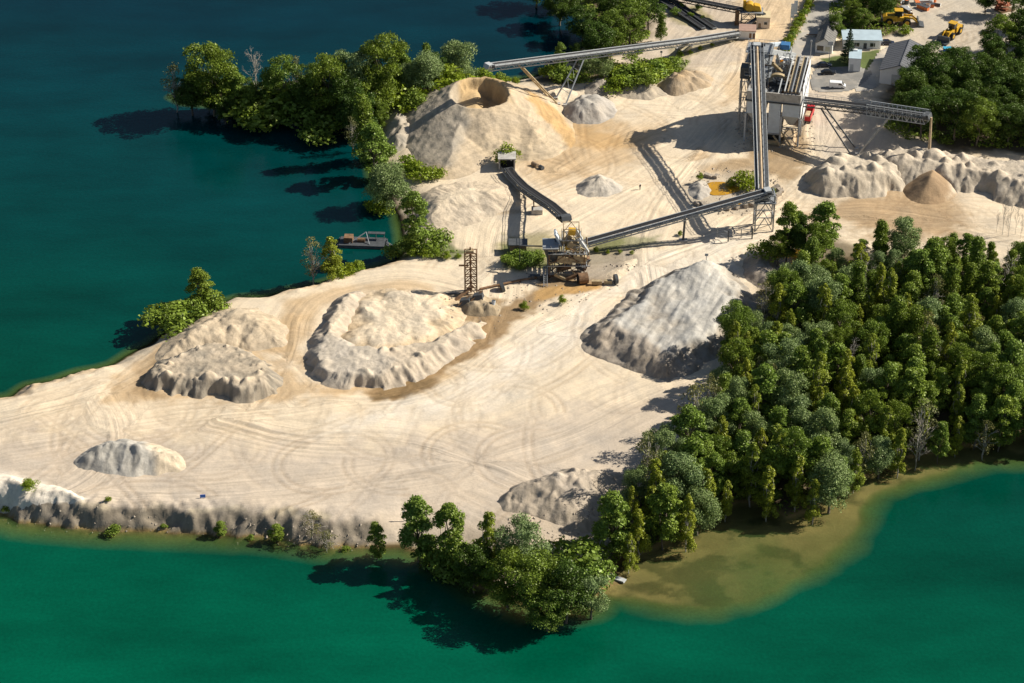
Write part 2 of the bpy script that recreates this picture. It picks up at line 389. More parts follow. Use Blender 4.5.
far_ = (np.abs(X) > 190) | (np.abs(Y) > 230)
ZG = BH+np.where(far_, 0, rut)
ground = grid_mesh('ground', xs, ys, ZG, None, FC, np.stack([lat, al, tw], -1), None, GM)
tag(ground, kind='structure')
def gz(x, y):
    """ground height by bilinear lookup"""
    i = int(np.clip(np.searchsorted(xs, x)-1, 0, len(xs)-2)); j = int(np.clip(np.searchsorted(ys, y)-1, 0, len(ys)-2))
    u = (x-xs[i])/(xs[i+1]-xs[i]); v = (y-ys[j])/(ys[j+1]-ys[j])
    return float((ZG[j, i]*(1-u)+ZG[j, i+1]*u)*(1-v)+(ZG[j+1, i]*(1-u)+ZG[j+1, i+1]*u)*v)
def gza(x, y):
    i = np.clip(np.searchsorted(xs, x)-1, 0, len(xs)-2); j = np.clip(np.searchsorted(ys, y)-1, 0, len(ys)-2)
    u = (x-xs[i])/(xs[i+1]-xs[i]); v = (y-ys[j])/(ys[j+1]-ys[j])
    return (ZG[j, i]*(1-u)+ZG[j, i+1]*u)*(1-v)+(ZG[j+1, i]*(1-u)+ZG[j+1, i+1]*u)*v
# ------------------------------------------------------------------ lake water
def water_mat():
    m = bpy.data.materials.new('lake_water'); m.use_nodes = True; t = m.node_tree; N = t.nodes; L = t.links
    b = N['Principled BSDF']; b.inputs['Roughness'].default_value = .12; b.inputs['IOR'].default_value = 1.33
    b.inputs['Specular IOR Level'].default_value = .25
    g = N.new('ShaderNodeNewGeometry'); sp = N.new('ShaderNodeSeparateXYZ'); L.new(g.outputs['Position'], sp.inputs[0])
    n = N.new('ShaderNodeTexNoise'); n.inputs['Scale'].default_value = .012; n.inputs['Detail'].default_value = 4; L.new(g.outputs['Position'], n.inputs['Vector'])
    # water colour drifts from green in the near pit to deep petrol in the far lake
    ad = N.new('ShaderNodeMath'); ad.operation = 'MULTIPLY_ADD'; L.new(n.outputs[0], ad.inputs[0]); ad.inputs[1].default_value = 70; L.new(sp.outputs['Y'], ad.inputs[2])
    xx = N.new('ShaderNodeMath'); xx.operation = 'MULTIPLY_ADD'; L.new(sp.outputs['X'], xx.inputs[0]); xx.inputs[1].default_value = .16; L.new(ad.outputs[0], xx.inputs[2])
    mr = N.new('ShaderNodeMapRange'); mr.inputs[1].default_value = -120+35; mr.inputs[2].default_value = 185+35; L.new(xx.outputs[0], mr.inputs[0])
    cr = N.new('ShaderNodeValToRGB'); e = cr.color_ramp.elements
    e[0].position = 0; e[0].color = (.000, .070, .038, 1); e[1].position = 1; e[1].color = (.0, .019, .029, 1)
    for p, c in ((.13, (.0, .051, .029, 1)), (.38, (.0, .040, .030, 1)), (.62, (.0, .033, .034, 1)), (.82, (.0, .026, .033, 1))):
        q = e.new(p); q.color = c
    L.new(mr.outputs[0], cr.inputs[0])
    dp = N.new('ShaderNodeAttribute'); dp.attribute_name = 'depth'
    # milky green where the shelf drops away
    m2 = N.new('ShaderNodeMapRange'); m2.inputs[1].default_value = 1.2; m2.inputs[2].default_value = 4.5; L.new(dp.outputs['Fac'], m2.inputs[0])
    mx = N.new('ShaderNodeMixRGB'); mx.inputs[1].default_value = (.06, .105, .028, 1); L.new(m2.outputs[0], mx.inputs[0]); L.new(cr.outputs[0], mx.inputs[2])
    # drifting silt and wind lanes
    w1 = N.new('ShaderNodeTexNoise'); w1.inputs['Scale'].default_value = 1; w1.inputs['Detail'].default_value = 7; w1.inputs['Roughness'].default_value = .62
    wm = N.new('ShaderNodeVectorMath'); wm.operation = 'MULTIPLY'; wm.inputs[1].default_value = (.022, .05, 0); L.new(g.outputs['Position'], wm.inputs[0]); L.new(wm.outputs[0], w1.inputs['Vector'])
    wr = N.new('ShaderNodeMapRange'); wr.inputs[1].default_value = .3; wr.inputs[2].default_value = .72; wr.inputs[3].default_value = .76; wr.inputs[4].default_value = 1.4; L.new(w1.outputs[0], wr.inputs[0])
    w2 = N.new('ShaderNodeTexNoise'); w2.inputs['Scale'].default_value = 1.3; w2.inputs['Detail'].default_value = 3; L.new(g.outputs['Position'], w2.inputs['Vector'])
    wr2 = N.new('ShaderNodeMapRange'); wr2.inputs[1].default_value = .3; wr2.inputs[2].default_value = .7; wr2.inputs[3].default_value = .9; wr2.inputs[4].default_value = 1.1; L.new(w2.outputs[0], wr2.inputs[0])
    wq = N.new('ShaderNodeMath'); wq.operation = 'MULTIPLY'; L.new(wr.outputs[0], wq.inputs[0]); L.new(wr2.outputs[0], wq.inputs[1])
    wx_ = N.new('ShaderNodeMixRGB'); wx_.blend_type = 'MULTIPLY'; wx_.inputs[0].default_value = 1; L.new(mx.outputs[0], wx_.inputs[1]); L.new(wq.outputs[0], wx_.inputs[2])
    L.new(wx_.outputs[0], b.inputs['Base Color'])
    bn = N.new('ShaderNodeTexNoise'); bn.inputs['Scale'].default_value = .9; bn.inputs['Detail'].default_value = 5; L.new(g.outputs['Position'], bn.inputs['Vector'])
    bp = N.new('ShaderNodeBump'); bp.inputs['Distance'].default_value = .05; L.new(bn.outputs[0], bp.inputs['Height']); L.new(bp.outputs[0], b.inputs['Normal'])
    tr = N.new('ShaderNodeBsdfTransparent'); tr.inputs[0].default_value = (.93, .98, .93, 1)
    al = N.new('ShaderNodeMath'); al.operation = 'MULTIPLY'; al.inputs[1].default_value = -.80; L.new(dp.outputs['Fac'], al.inputs[0])
    ex = N.new('ShaderNodeMath'); ex.operation = 'EXPONENT'; L.new(al.outputs[0], ex.inputs[0])
    ms = N.new('ShaderNodeMixShader'); L.new(ex.outputs[0], ms.inputs[0]); L.new(b.outputs[0], ms.inputs[1]); L.new(tr.outputs[0], ms.inputs[2])
    L.new(ms.outputs[0], N['Material Output'].inputs['Surface'])
    return m
wx = axis(-178, 178, 1.0, 1500, 1.4); wy = axis(-140, 215, 1.0, 1500, 1.4)
WX, WY = np.meshgrid(wx, wy)
wd = -gza(WX, WY)
kd = np.ones(WX.shape, bool)
water = grid_mesh('lake_water', wx, wy, WX*0, kd, None, None, {'depth': np.clip(wd, 0, 12)}, water_mat())
tag(water, kind='structure')
# ------------------------------------------------------------------ heaps
HM = ground_mat('heap_gravel', streak=.18, sx=.7, sy=.07, fine=.10, bump=.14)
HEAPS = []
def heap(name, label, pts, H, slope=.68, crest=PALE, flank=GREY, amp=1.4, wl=3.0, rough=.5, seed=1, cat='gravel heap', mod=None, res=.35, streak=1.0, band=None, tracks_top=None, ring=False, z0=-.15, group=None, scal=0.0, lump=1.0, cones=1.25, bites=0):
    P = smooth_poly(GP(pts), 2); x0, y0 = P.min(0)-3; x1, y1 = P.max(0)+3
    hx = np.arange(x0, x1+res, res); hy = np.arange(y0, y1+res, res)
    A, B = np.meshgrid(hx, hy)
    A2 = A+lump*(1.2*(fbm(A/3.5, B/3.5, seed+7, 3)-.5)+4.0*(fbm(A/9, B/9, seed+5, 3)-.5)); B2 = B+lump*(1.2*(fbm(A/3.5, B/3.5, seed+9, 3)-.5)+4.0*(fbm(A/9, B/9, seed+6, 3)-.5))
    d, arc, par = sdist(A2, B2, P)
    n = fbm(arc/wl, d*.06, seed, 3); rid = 1-np.abs(2*n-1)
    n2 = fbm(arc/(wl*.33), d*.12, seed+3, 2)
    irr = .35+1.1*fbm(arc/11, d*.12, seed+90, 2); e = d+(rid-.6)*amp*.85*irr*sstep(0, 3, d)+(fbm(A/5, B/5, seed+91, 3)-.5)*3.2*lump*sstep(0, 3, d)+(n2-.5)*amp*.5*sstep(0, 2, d)
    if scal: e = e - scal*.6*np.abs(np.sin(arc/wl*math.pi/1.6+2*n))*sstep(0, 2, d)
    h0 = e*slope
    k = .30
    # dumped loads: cones at the angle of repose, heaped against each other
    rg = random.Random(seed*7+1); pk = []
    if cones:
        for _ in range(900):
            qx = rg.uniform(x0, x1); qy = rg.uniform(y0, y1); dd = sdist(np.array([qx]), np.array([qy]), P)[0][0]
            if dd < .8 or dd*slope > H*1.22: continue
            if any((a_-qx)**2+(b_-qy)**2 < (wl*cones)**2*(.35+1.1*rg.random()) for a_, b_, _ in pk): continue
            pk.append((qx, qy, min(H*(.80+.34*rg.random()), dd*slope*1.06)))
        cn = np.full(A.shape, -9.0)
        for qx, qy, qz in pk:
            rr = np.hypot(A2-qx, B2-qy); cn = np.maximum(cn, qz-slope*rr*(.9+.25*vnoise(A/5+qx, B/5, seed)))
        h0 = np.maximum(np.minimum(h0*.86, H*.72), cn)
        h0 = np.minimum(h0, d*slope*1.35+.2)
    for _ in range(bites):
        t_ = rg.random()*len(P)*.9999; i_ = int(t_); bp_ = P[i_]
        if bp_[1] > P[:, 1].mean()+.25*(P[:, 1].max()-P[:, 1].min()): continue
        rb = rg.uniform(.8, 2.4); h0 = np.minimum(h0, np.clip(np.hypot(A2-bp_[0], B2-bp_[1])-rb, 0, 99)*1.9)
    h = -k*np.log(np.exp(-np.clip(h0, -5, 60)/k)+np.exp(-H/k))          # smooth minimum
    h = h+rough*(fbm(A/4, B/4, seed+20, 4)-.5)*1.4*sstep(1, 6, d)+.34*(fbm(A/.8, B/.8, seed+31, 3)-.5)*sstep(0, 2, d)*(cones > 0)
    if mod is not None: h = mod(A, B, h, d)
    hh = np.clip(h, -.6, None)
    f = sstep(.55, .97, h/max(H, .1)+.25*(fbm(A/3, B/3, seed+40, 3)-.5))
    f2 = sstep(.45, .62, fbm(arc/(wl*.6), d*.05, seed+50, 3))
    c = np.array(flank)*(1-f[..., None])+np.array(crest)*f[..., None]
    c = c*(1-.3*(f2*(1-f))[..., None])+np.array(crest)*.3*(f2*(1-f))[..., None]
    if band is not None:
        for pp, cc, st in band:
            q, _, _ = sdist(A, B, GP(pp)); wg = st*sstep(-1.5, 1.5, q+3*(fbm(A/3, B/3, seed+60, 3)-.5)); c = c*(1-wg[..., None])+np.array(cc)*wg[..., None]
    c = c*(.86+.28*fbm(A/2, B/2, seed+70, 4))[..., None]
    edge = sstep(.5, 0, h); 
    base = gza(A, B); Z = base+hh+z0
    if tracks_top is not None:
        la, ll = A*math.cos(tracks_top)+B*math.sin(tracks_top), (B*math.cos(tracks_top)-A*math.sin(tracks_top))*1.0
        sl_ = h < H*.6; la = np.where(sl_, arc, la); ll = np.where(sl_, d*6, ll)
    elif ring: la, ll = d+1.2*fbm(A/6, B/6, 3, 2), arc
    else: la, ll = arc, d*6
    trk = np.stack([la, ll, np.full(A.shape, streak)], -1)
    o = grid_mesh(name, hx, hy, Z, h > -.3, c, trk, None, HM)
    # put the origin at the heap's foot
    ctr = P.mean(0); zc = gz(*ctr)
    me = o.data; me.transform(Matrix.Translation((-ctr[0], -ctr[1], -zc))); o.location = (ctr[0], ctr[1], zc)
    tag(o, label, cat, group)
    HEAPS.append((hx, hy, Z, h))
    return o
def top(x, y):
    """highest of ground and heaps"""
    z = gz(x, y)
    for hx, hy, Z, h in HEAPS:
        if hx[0] < x < hx[-1] and hy[0] < y < hy[-1]:
            i = int((x-hx[0])/(hx[1]-hx[0])); j = int((y-hy[0])/(hy[1]-hy[0]))
            if h[j, i] > 0: z = max(z, float(Z[j, i]))
    return z
def crater(cx, cy, r, depth, open_dir=None):
    c = G(cx, cy)
    def f(A, B, h, d):
        q = np.hypot(A-c.x, (B-c.y)) + 1.6*(fbm(A/2.5, B/2.5, 5, 3)-.5)
        hc = 8.6-.43*np.clip(q-r-1.0, 0, 99)**1.05+.5*(fbm(A/4, B/4, 9, 3)-.5)
        hc = hc+(.9*sstep(0, 6, B-c.y)-.5*sstep(0, 6, c.y-B))*sstep(r+7, r, q)          # the back rim stands higher
        h = np.maximum(h*.66, hc)
        wall = sstep(r+.7, r-1.3, q)
        # east half stays a plunging hole, west half a shallower shelf
        dep = depth*(.5+.5*sstep(-1.5, 2.5, A-c.x))
        h = h - wall*dep
        # faint terraces round the flank
        return h
    return f
heap('gravel_mound', 'big conical gravel mound with a crater in its top under the far conveyor',
 [(402,130),(410,112),(430,98),(460,88),(500,84),(535,92),(560,106),(578,126),(576,146),(556,160),(530,162),(508,158),(490,162),(470,176),(440,182),(420,170),(408,150)],
 11.5, .56, (.64,.50,.33), (.50,.40,.28), .8, 4.5, .2, 3, cones=0, mod=crater(480,120,7.8,6.0), cat='sand mound', ring=True, lump=.6,
 band=[([(452,104),(505,104),(512,124),(480,132),(450,124)], (.50,.34,.16), .75), ([(525,100),(560,118),(590,150),(570,150),(530,120)], OCHRE, .8), ([(400,95),(450,92),(470,140),(450,170),(410,165)], (.40,.35,.28), .8),
       ([(470,150),(560,140),(570,165),(500,175)], (.62,.49,.33), .7)])
heap('gravel_mound', 'small pale cone of gravel beside the green grass patch, left of the crater mound',
 [(378,128),(382,108),(400,100),(418,106),(424,122),(420,140),(400,150),(384,145)], 6.5, .62, PALE, (.40,.35,.28), 1.0, 3, .2, 5)
heap('sand_terrace', 'sand terrace with rills running down to the haul road, below the crater mound',
 [(398,215),(405,196),(425,186),(460,180),(500,182),(520,190),(524,205),(505,214),(470,228),(430,236),(405,236)], 3.0, .26, PALE, (.56,.46,.34), 1.6, 2.6, .3, 8, cat='sand bank', streak=1.2, cones=0)
heap('gravel_heap', 'small grey-white gravel heap alone in the middle of the upper yard, beside the curved conveyor',
 [(572,190),(580,180),(596,174),(612,178),(622,188),(616,196),(596,200),(580,197)], 5.5, .62, GREY, (.52,.46,.38), 1.0, 2.5, .5, 11)
heap('gravel_heap', 'grey gravel heap with a steep face under the legs of the far conveyor',
 [(556,112),(565,100),(580,95),(604,98),(618,108),(612,120),(590,124),(568,122)], 5.0, .75, GREY, (.45,.40,.34), 1.2, 2.2, .5, 13)
heap('gravel_heap', 'low rounded grey sand heap beside the conveyor leg, in front of the dark bushes',
 [(611,96),(620,84),(640,80),(664,86),(672,94),(655,100),(630,101)], 3.2, .5, (.45,.39,.31), (.44,.37,.28), .6, 4, .2, 15)
heap('sand_heap', 'brown sand heap with eroded crest in front of the scrub near the far conveyor',
 [(655,86),(664,76),(684,70),(704,72),(714,82),(706,92),(688,97),(668,95)], 4.8, .72, WARM, (.42,.33,.23), 1.4, 2.0, .6, 17, cat='sand heap')
heap('gravel_heap', 'low sand heap behind the foot of the far conveyor A-frame, next to the lake',
 [(520,98),(530,88),(552,84),(575,88),(580,97),(560,102),(535,104)], 3.0, .5, PALE, PALE, .5, 3, .3, 19)
heap('gravel_heap', 'long low grey heap right of the far A-frame, running toward the conveyor leg',
 [(580,90),(590,80),(608,74),(622,80),(624,92),(604,96),(588,96)], 3.0, .5, (.42,.37,.30), (.38,.33,.27), .5, 3, .3, 21)
heap('gravel_heap', 'large flat-topped pale gravel heap left of the smooth brown cone',
 [(800,192),(804,176),(820,164),(850,158),(884,160),(904,172),(908,186),(903,195),(870,198),(830,198),(812,197)], 6.5, .95, (.60,.51,.39), (.47,.40,.31), 1.1, 2.4, .4, 23, bites=10, cones=1.4)
heap('gravel_ridge', 'long ridge of scooped pale gravel behind the smooth brown cone',
 [(850,168),(870,156),(905,150),(950,156),(1000,164),(1080,168),(1160,180),(1100,208),(1040,214),(1005,204),(975,196),(940,192),(905,188),(870,180)], 6.5, .75, (.60,.50,.38), (.48,.41,.32), 1.8, 3.4, .7, 25, cat='gravel ridge', bites=26, cones=1.1)
heap('gravel_cone', 'smooth sharp-tipped brown gravel cone in front of the scooped ridge',
 [(900,191),(904,181),(915,174),(930,171),(946,175),(957,183),(960,192),(951,201),(932,205),(912,202)], 20, .70, (.36,.25,.15), (.36,.25,.15), .12, 2, .06, 27, cat='gravel cone', streak=.35, lump=.2, cones=0,
 band=[([(946,176),(960,184),(958,196),(946,201),(950,190)], (.62,.52,.39), .9)])  # pale strip paints the sunlit right side into the cone's colour
heap('gravel_heap', 'biggest grey-white gravel heap with wheel tracks over its top, beside the wood',
 [(576,345),(585,332),(610,312),(640,288),(668,272),(700,262),(728,270),(752,290),(760,310),(748,335),(730,352),(705,362),(688,378),(670,386),(645,378),(612,362),(588,352)],
 4.6, .66, (.47,.445,.40), (.35,.30,.24), 1.2, 2.6, .6, 31, scal=.5, tracks_top=-.35, streak=1.1, cones=0, lump=1.2, mod=lambda A, B, h, d: h+(.6*np.abs(2*fbm((A*math.cos(-.35)+B*math.sin(-.35))/3.2, (B*math.cos(-.35)-A*math.sin(-.35))/13, 8, 3)-1)-.2)*sstep(2, 5, d)+(fbm(A/3, B/5, 18, 3)-.5)*.8*sstep(1, 4, d)+1.6*np.exp(-((A-G(700,285).x)**2+(B-G(700,285).y)**2)/40)-1.1*np.exp(-((A-G(655,330).x)**2/60+(B-G(655,330).y)**2/260)),
 band=[([(576,345),(600,330),(650,352),(680,378),(650,390),(600,370)], (.36,.30,.235), .85), ([(690,268),(720,275),(750,300),(735,305),(700,290)], (.58,.53,.45), .6), ([(690,262),(706,262),(712,285),(688,285)], (.44,.42,.38), .7)])
heap('earth_heap', 'low brown-grey heap at the wood edge beside the orange pond',
 [(738,262),(752,254),(775,256),(792,270),(788,288),(768,294),(748,284)], 3.0, .55, (.48,.40,.31), (.40,.33,.26), .8, 2.5, .5, 33, cat='earth heap')
heap('sand_mound', 'elongated mound with a dark gullied front face, left of the crescent mound',
 [(134,385),(142,370),(165,356),(200,348),(240,350),(268,362),(286,380),(284,396),(262,402),(220,403),(170,400),(142,395)], 4.4, .95, (.62,.50,.36), (.27,.235,.185), 1.8, 2.0, .9, 35, cat='sand mound', bites=26, cones=1.1)
heap('sand_mound', 'shoreline sand mound with a smooth bright crest and churned front, above the dark gullied mound',
 [(150,356),(162,336),(190,318),(220,306),(250,306),(280,318),(292,338),(280,352),(250,350),(215,352),(180,362),(158,366)], 4.0, .45, (.62,.50,.35), (.50,.40,.28), 1.8, 3, .9, 37, cat='sand mound')
heap('sand_mound', 'crescent-shaped sand mound with dark hollows in its round front, centre left of the quarry',
 [(302,368),(308,345),(318,318),(330,302),(352,292),(372,296),(366,312),(350,330),(352,345),(380,352),(420,348),(452,330),(478,322),(490,328),(478,345),(455,362),(430,378),(400,390),(360,395),(325,388)],
 4.0, .8, (.65,.54,.40), (.45,.375,.29), 1.6, 2.6, .7, 39, cat='sand mound', bites=14, cones=1.5,
 band=[([(305,345),(345,345),(400,368),(380,385),(330,388),(300,370)], (.50,.45,.38), .5)])
heap('sand_mound', 'broad low sand rise with churned ruts enclosed by the crescent mound',
 [(335,352),(338,318),(355,298),(385,288),(425,286),(462,298),(474,320),(455,342),(415,360),(365,364)], 2.3, .30, PALE, (.56,.43,.28), 2.4, 4.5, .9, 41, cat='sand mound', cones=0, lump=1.6)
heap('gravel_heap', 'grey gravel heap with a pale sandy right flank, alone on the lower left plain',
 [(66,466),(74,456),(96,446),(125,440),(155,442),(182,452),(190,464),(180,474),(150,480),(112,480),(82,474)], 6.0, .62, (.60,.56,.49), (.41,.38,.33), 1.7, 3.4, .4, 43, cones=.95,
 band=[([(140,438),(200,450),(195,476),(160,478)], (.62,.5,.35), .9)])
heap('gravel_heap', 'brown-grey gravel heap with ribbed flanks, between the wood shadow and the lower shore trees',
 [(498,508),(506,492),(530,478),(565,468),(605,468),(640,480),(650,492),(630,502),(605,510),(590,526),(570,528),(540,516),(515,512)], 5.6, .62, (.56,.47,.37), (.42,.35,.27), 1.7, 3.0, .5, 45, cones=.95)
heap('sand_bank', 'bright wind-smoothed sand bank on the lower left shore above the stony edge',
 [(-60,496),(-40,478),(0,472),(30,480),(60,490),(88,499),(84,507),(50,505),(10,499)], 2.6, .4, WHITE, WHITE, .6, 4, .2, 47, cat='sand bank', cones=0)
heap('rubble_heap', 'small muddy rubble heap at the foot of the rusty lattice tower',
 [(456,310),(462,299),(476,294),(492,300),(504,310),(500,318),(480,318),(464,317)], 3.0, .85, (.45,.36,.25), (.36,.28,.18), 1.4, 1.3, .6, 49, cat='rubble heap')
heap('sand_bank', 'cream sand bank right of the rusty screening machine',
 [(596,292),(604,276),(622,264),(636,256),(644,262),(630,276),(612,290)], 1.0, .3, PALE, PALE, .4, 3, .2, 51, cat='sand bank', cones=0)
heap('gravel_heap', 'small grey heap left of the upper orange pond',
 [(686,192),(692,182),(704,180),(712,188),(708,200),(696,204)], 2.8, .7, (.50,.45,.38), (.42,.38,.33), .8, 1.6, .5, 53)
# orange settling ponds
PM = mat('ochre_pond_water', ORANGE, .25, spec=.5, noise=.25, nscale=.25)
def pond(pts, seed):
    P = smooth_poly(GP(pts), 2); c = P.mean(0); z = max(gz(*p) for p in P)+.05
    bmv = [(p[0]-c[0]+.8*(vnoise(np.array([p[0]]), np.array([p[1]]), seed)[0]-.5), p[1]-c[1], 0) for p in P]
    me = bpy.data.meshes.new('pond'); me.from_pydata(bmv, [], [list(range(len(bmv)))][::1]); me.materials.append(PM)
    o = bpy.data.objects.new('pond', me); COL.objects.link(o); o.location = (c[0], c[1], z)
    tag(o, kind='structure')
    return o
pond([(706,184),(716,182),(736,184),(742,190),(734,194),(716,197),(708,194)], 1)
pond([(730,203),(738,201),(742,204),(736,207)], 2)
pond([(774,262),(786,250),(800,250),(806,258),(796,270),(780,272)], 3)
# ------------------------------------------------------------------ trees
def leaf_mat(name, col, vary=.35, trans=.25, hue=(1.17, 1.04, .8)):
    m = bpy.data.materials.new(name); m.use_nodes = True; t = m.node_tree; N = t.nodes; L = t.links
    N.remove(N['Principled BSDF'])
    oi = N.new('ShaderNodeObjectInfo'); at = N.new('ShaderNodeAttribute'); at.attribute_name = 'leaf'
    c = N.new('ShaderNodeRGB'); c.outputs[0].default_value = (*col, 1)
    mr = N.new('ShaderNodeMapRange'); mr.inputs[3].default_value = 1-vary; mr.inputs[4].default_value = 1+vary; L.new(at.outputs['Fac'], mr.inputs[0])
    m1 = N.new('ShaderNodeMixRGB'); m1.blend_type = 'MULTIPLY'; m1.inputs[0].default_value = 1; L.new(c.outputs[0], m1.inputs[1]); L.new(mr.outputs[0], m1.inputs[2])
    m2 = N.new('ShaderNodeMixRGB'); m2.blend_type = 'MULTIPLY'; m2.inputs[2].default_value = (*[h*1.0 for h in hue], 1); L.new(oi.outputs['Random'], m2.inputs[0]); L.new(m1.outputs[0], m2.inputs[1])
    m2.inputs[2].default_value = (*[h*1.0 for h in hue], 1); d = N.new('ShaderNodeBsdfDiffuse'); tr = N.new('ShaderNodeBsdfTranslucent'); L.new(m2.outputs[0], d.inputs[0]); L.new(m2.outputs[0], tr.inputs[0])
    g = N.new('ShaderNodeBsdfGlossy'); g.inputs['Roughness'].default_value = .45; g.inputs[0].default_value = (.6, .6, .5, 1)
    s1 = N.new('ShaderNodeMixShader'); s1.inputs[0].default_value = trans; L.new(d.outputs[0], s1.inputs[1]); L.new(tr.outputs[0], s1.inputs[2])
    s2 = N.new('ShaderNodeMixShader'); s2.inputs[0].default_value = .035; L.new(s1.outputs[0], s2.inputs[1]); L.new(g.outputs[0], s2.inputs[2])
    L.new(s2.outputs[0], N['Material Output'].inputs['Surface'])
    return m
LM = {'mid': leaf_mat('leaves_mid_green', (.14, .215, .03)), 'dark': leaf_mat('leaves_deep_green', (.068, .125, .02)),
      'willow': leaf_mat('leaves_silver_willow', (.21, .29, .115), .3, .2, (1.05, 1, .85)), 'yellow': leaf_mat('leaves_yellow_green', (.25, .31, .038)),
      'alder': leaf_mat('leaves_alder', (.185, .275, .045)), 'bright': leaf_mat('leaves_bright_green', (.20, .28, .022)),
      'conifer': leaf_mat('needles_dark', (.035, .068, .026)), 'sparse': leaf_mat('leaves_thin_olive', (.17, .18, .07))}
BARK = mat('bark_grey_brown', (.16, .13, .10), .95, noise=.3, nscale=3, bump=.05)
BARKP = mat('bark_pale', (.36, .33, .29), .95, noise=.25, nscale=3, bump=.05)
def leaves(P, Nn, s, rng, name, m):
    """P points, Nn outward normals -> leaf clump quads"""
    n = len(P)
    r = rng.normal(size=(n, 3)); nn = Nn*.75+r*.55; nn /= np.linalg.norm(nn, axis=1)[:, None]+1e-9
    t = np.cross(nn, rng.normal(size=(n, 3))); t /= np.linalg.norm(t, axis=1)[:, None]+1e-9
    b = np.cross(nn, t)
    sz = s*(.6+.8*rng.random(n))[:, None]
    w_ = sz*(.55+.3*rng.random(n))[:, None]
    V = np.stack([P-t*sz*.6, P+b*w_*.5+nn*sz*.12, P+t*sz*.6, P-b*w_*.5+nn*sz*.12], 1).reshape(-1, 3).astype(np.float32)
    me = bpy.data.meshes.new(name); me.vertices.add(4*n); me.vertices.foreach_set('co', V.ravel())
    me.loops.add(4*n); me.loops.foreach_set('vertex_index', np.arange(4*n, dtype=np.int32))
    me.polygons.add(n); me.polygons.foreach_set('loop_start', np.arange(0, 4*n, 4, dtype=np.int32)); me.update(calc_edges=True)
    cl = rng.random(n)
    at = me.attributes.new('leaf', 'FLOAT', 'FACE'); at.data.foreach_set('value', cl.astype(np.float32))
    me.materials.append(m)
    return me
def tube_mesh(name, strands, m, sides=6):
    V = []; F = []
    for pts, rad in strands:
        base = len(V)
        for i, p in enumerate(pts):
            p = Vector(p); q = Vector(pts[min(i+1, len(pts)-1)])-Vector(pts[max(i-1, 0)])
            q.normalize(); a = q.orthogonal().normalized(); b = q.cross(a)
            for k in range(sides):
                an = 2*math.pi*k/sides; v = p+(a*math.cos(an)+b*math.sin(an))*rad[i]; V.append(v)
        for i in range(len(pts)-1):
            for k in range(sides):
                F.append((base+i*sides+k, base+i*sides+(k+1) % sides, base+(i+1)*sides+(k+1) % sides, base+(i+1)*sides+k))
        F.append([base+(len(pts)-1)*sides+k for k in range(sides)])
    me = bpy.data.meshes.new(name); me.from_pydata([tuple(v) for v in V], [], F); me.materials.append(m)
    for p in me.polygons: p.use_smooth = True
    return me
def branch(p0, p1, r0, r1, rng, n=4, wob=.25):
    p0 = np.array(p0, float); p1 = np.array(p1, float); L = np.linalg.norm(p1-p0)
    pts = [tuple(p0+(p1-p0)*t+(rng.normal(size=3)*wob*L*.12*(0 < t < 1))) for t in np.linspace(0, 1, n)]
    return pts, list(np.linspace(r0, r1, n))
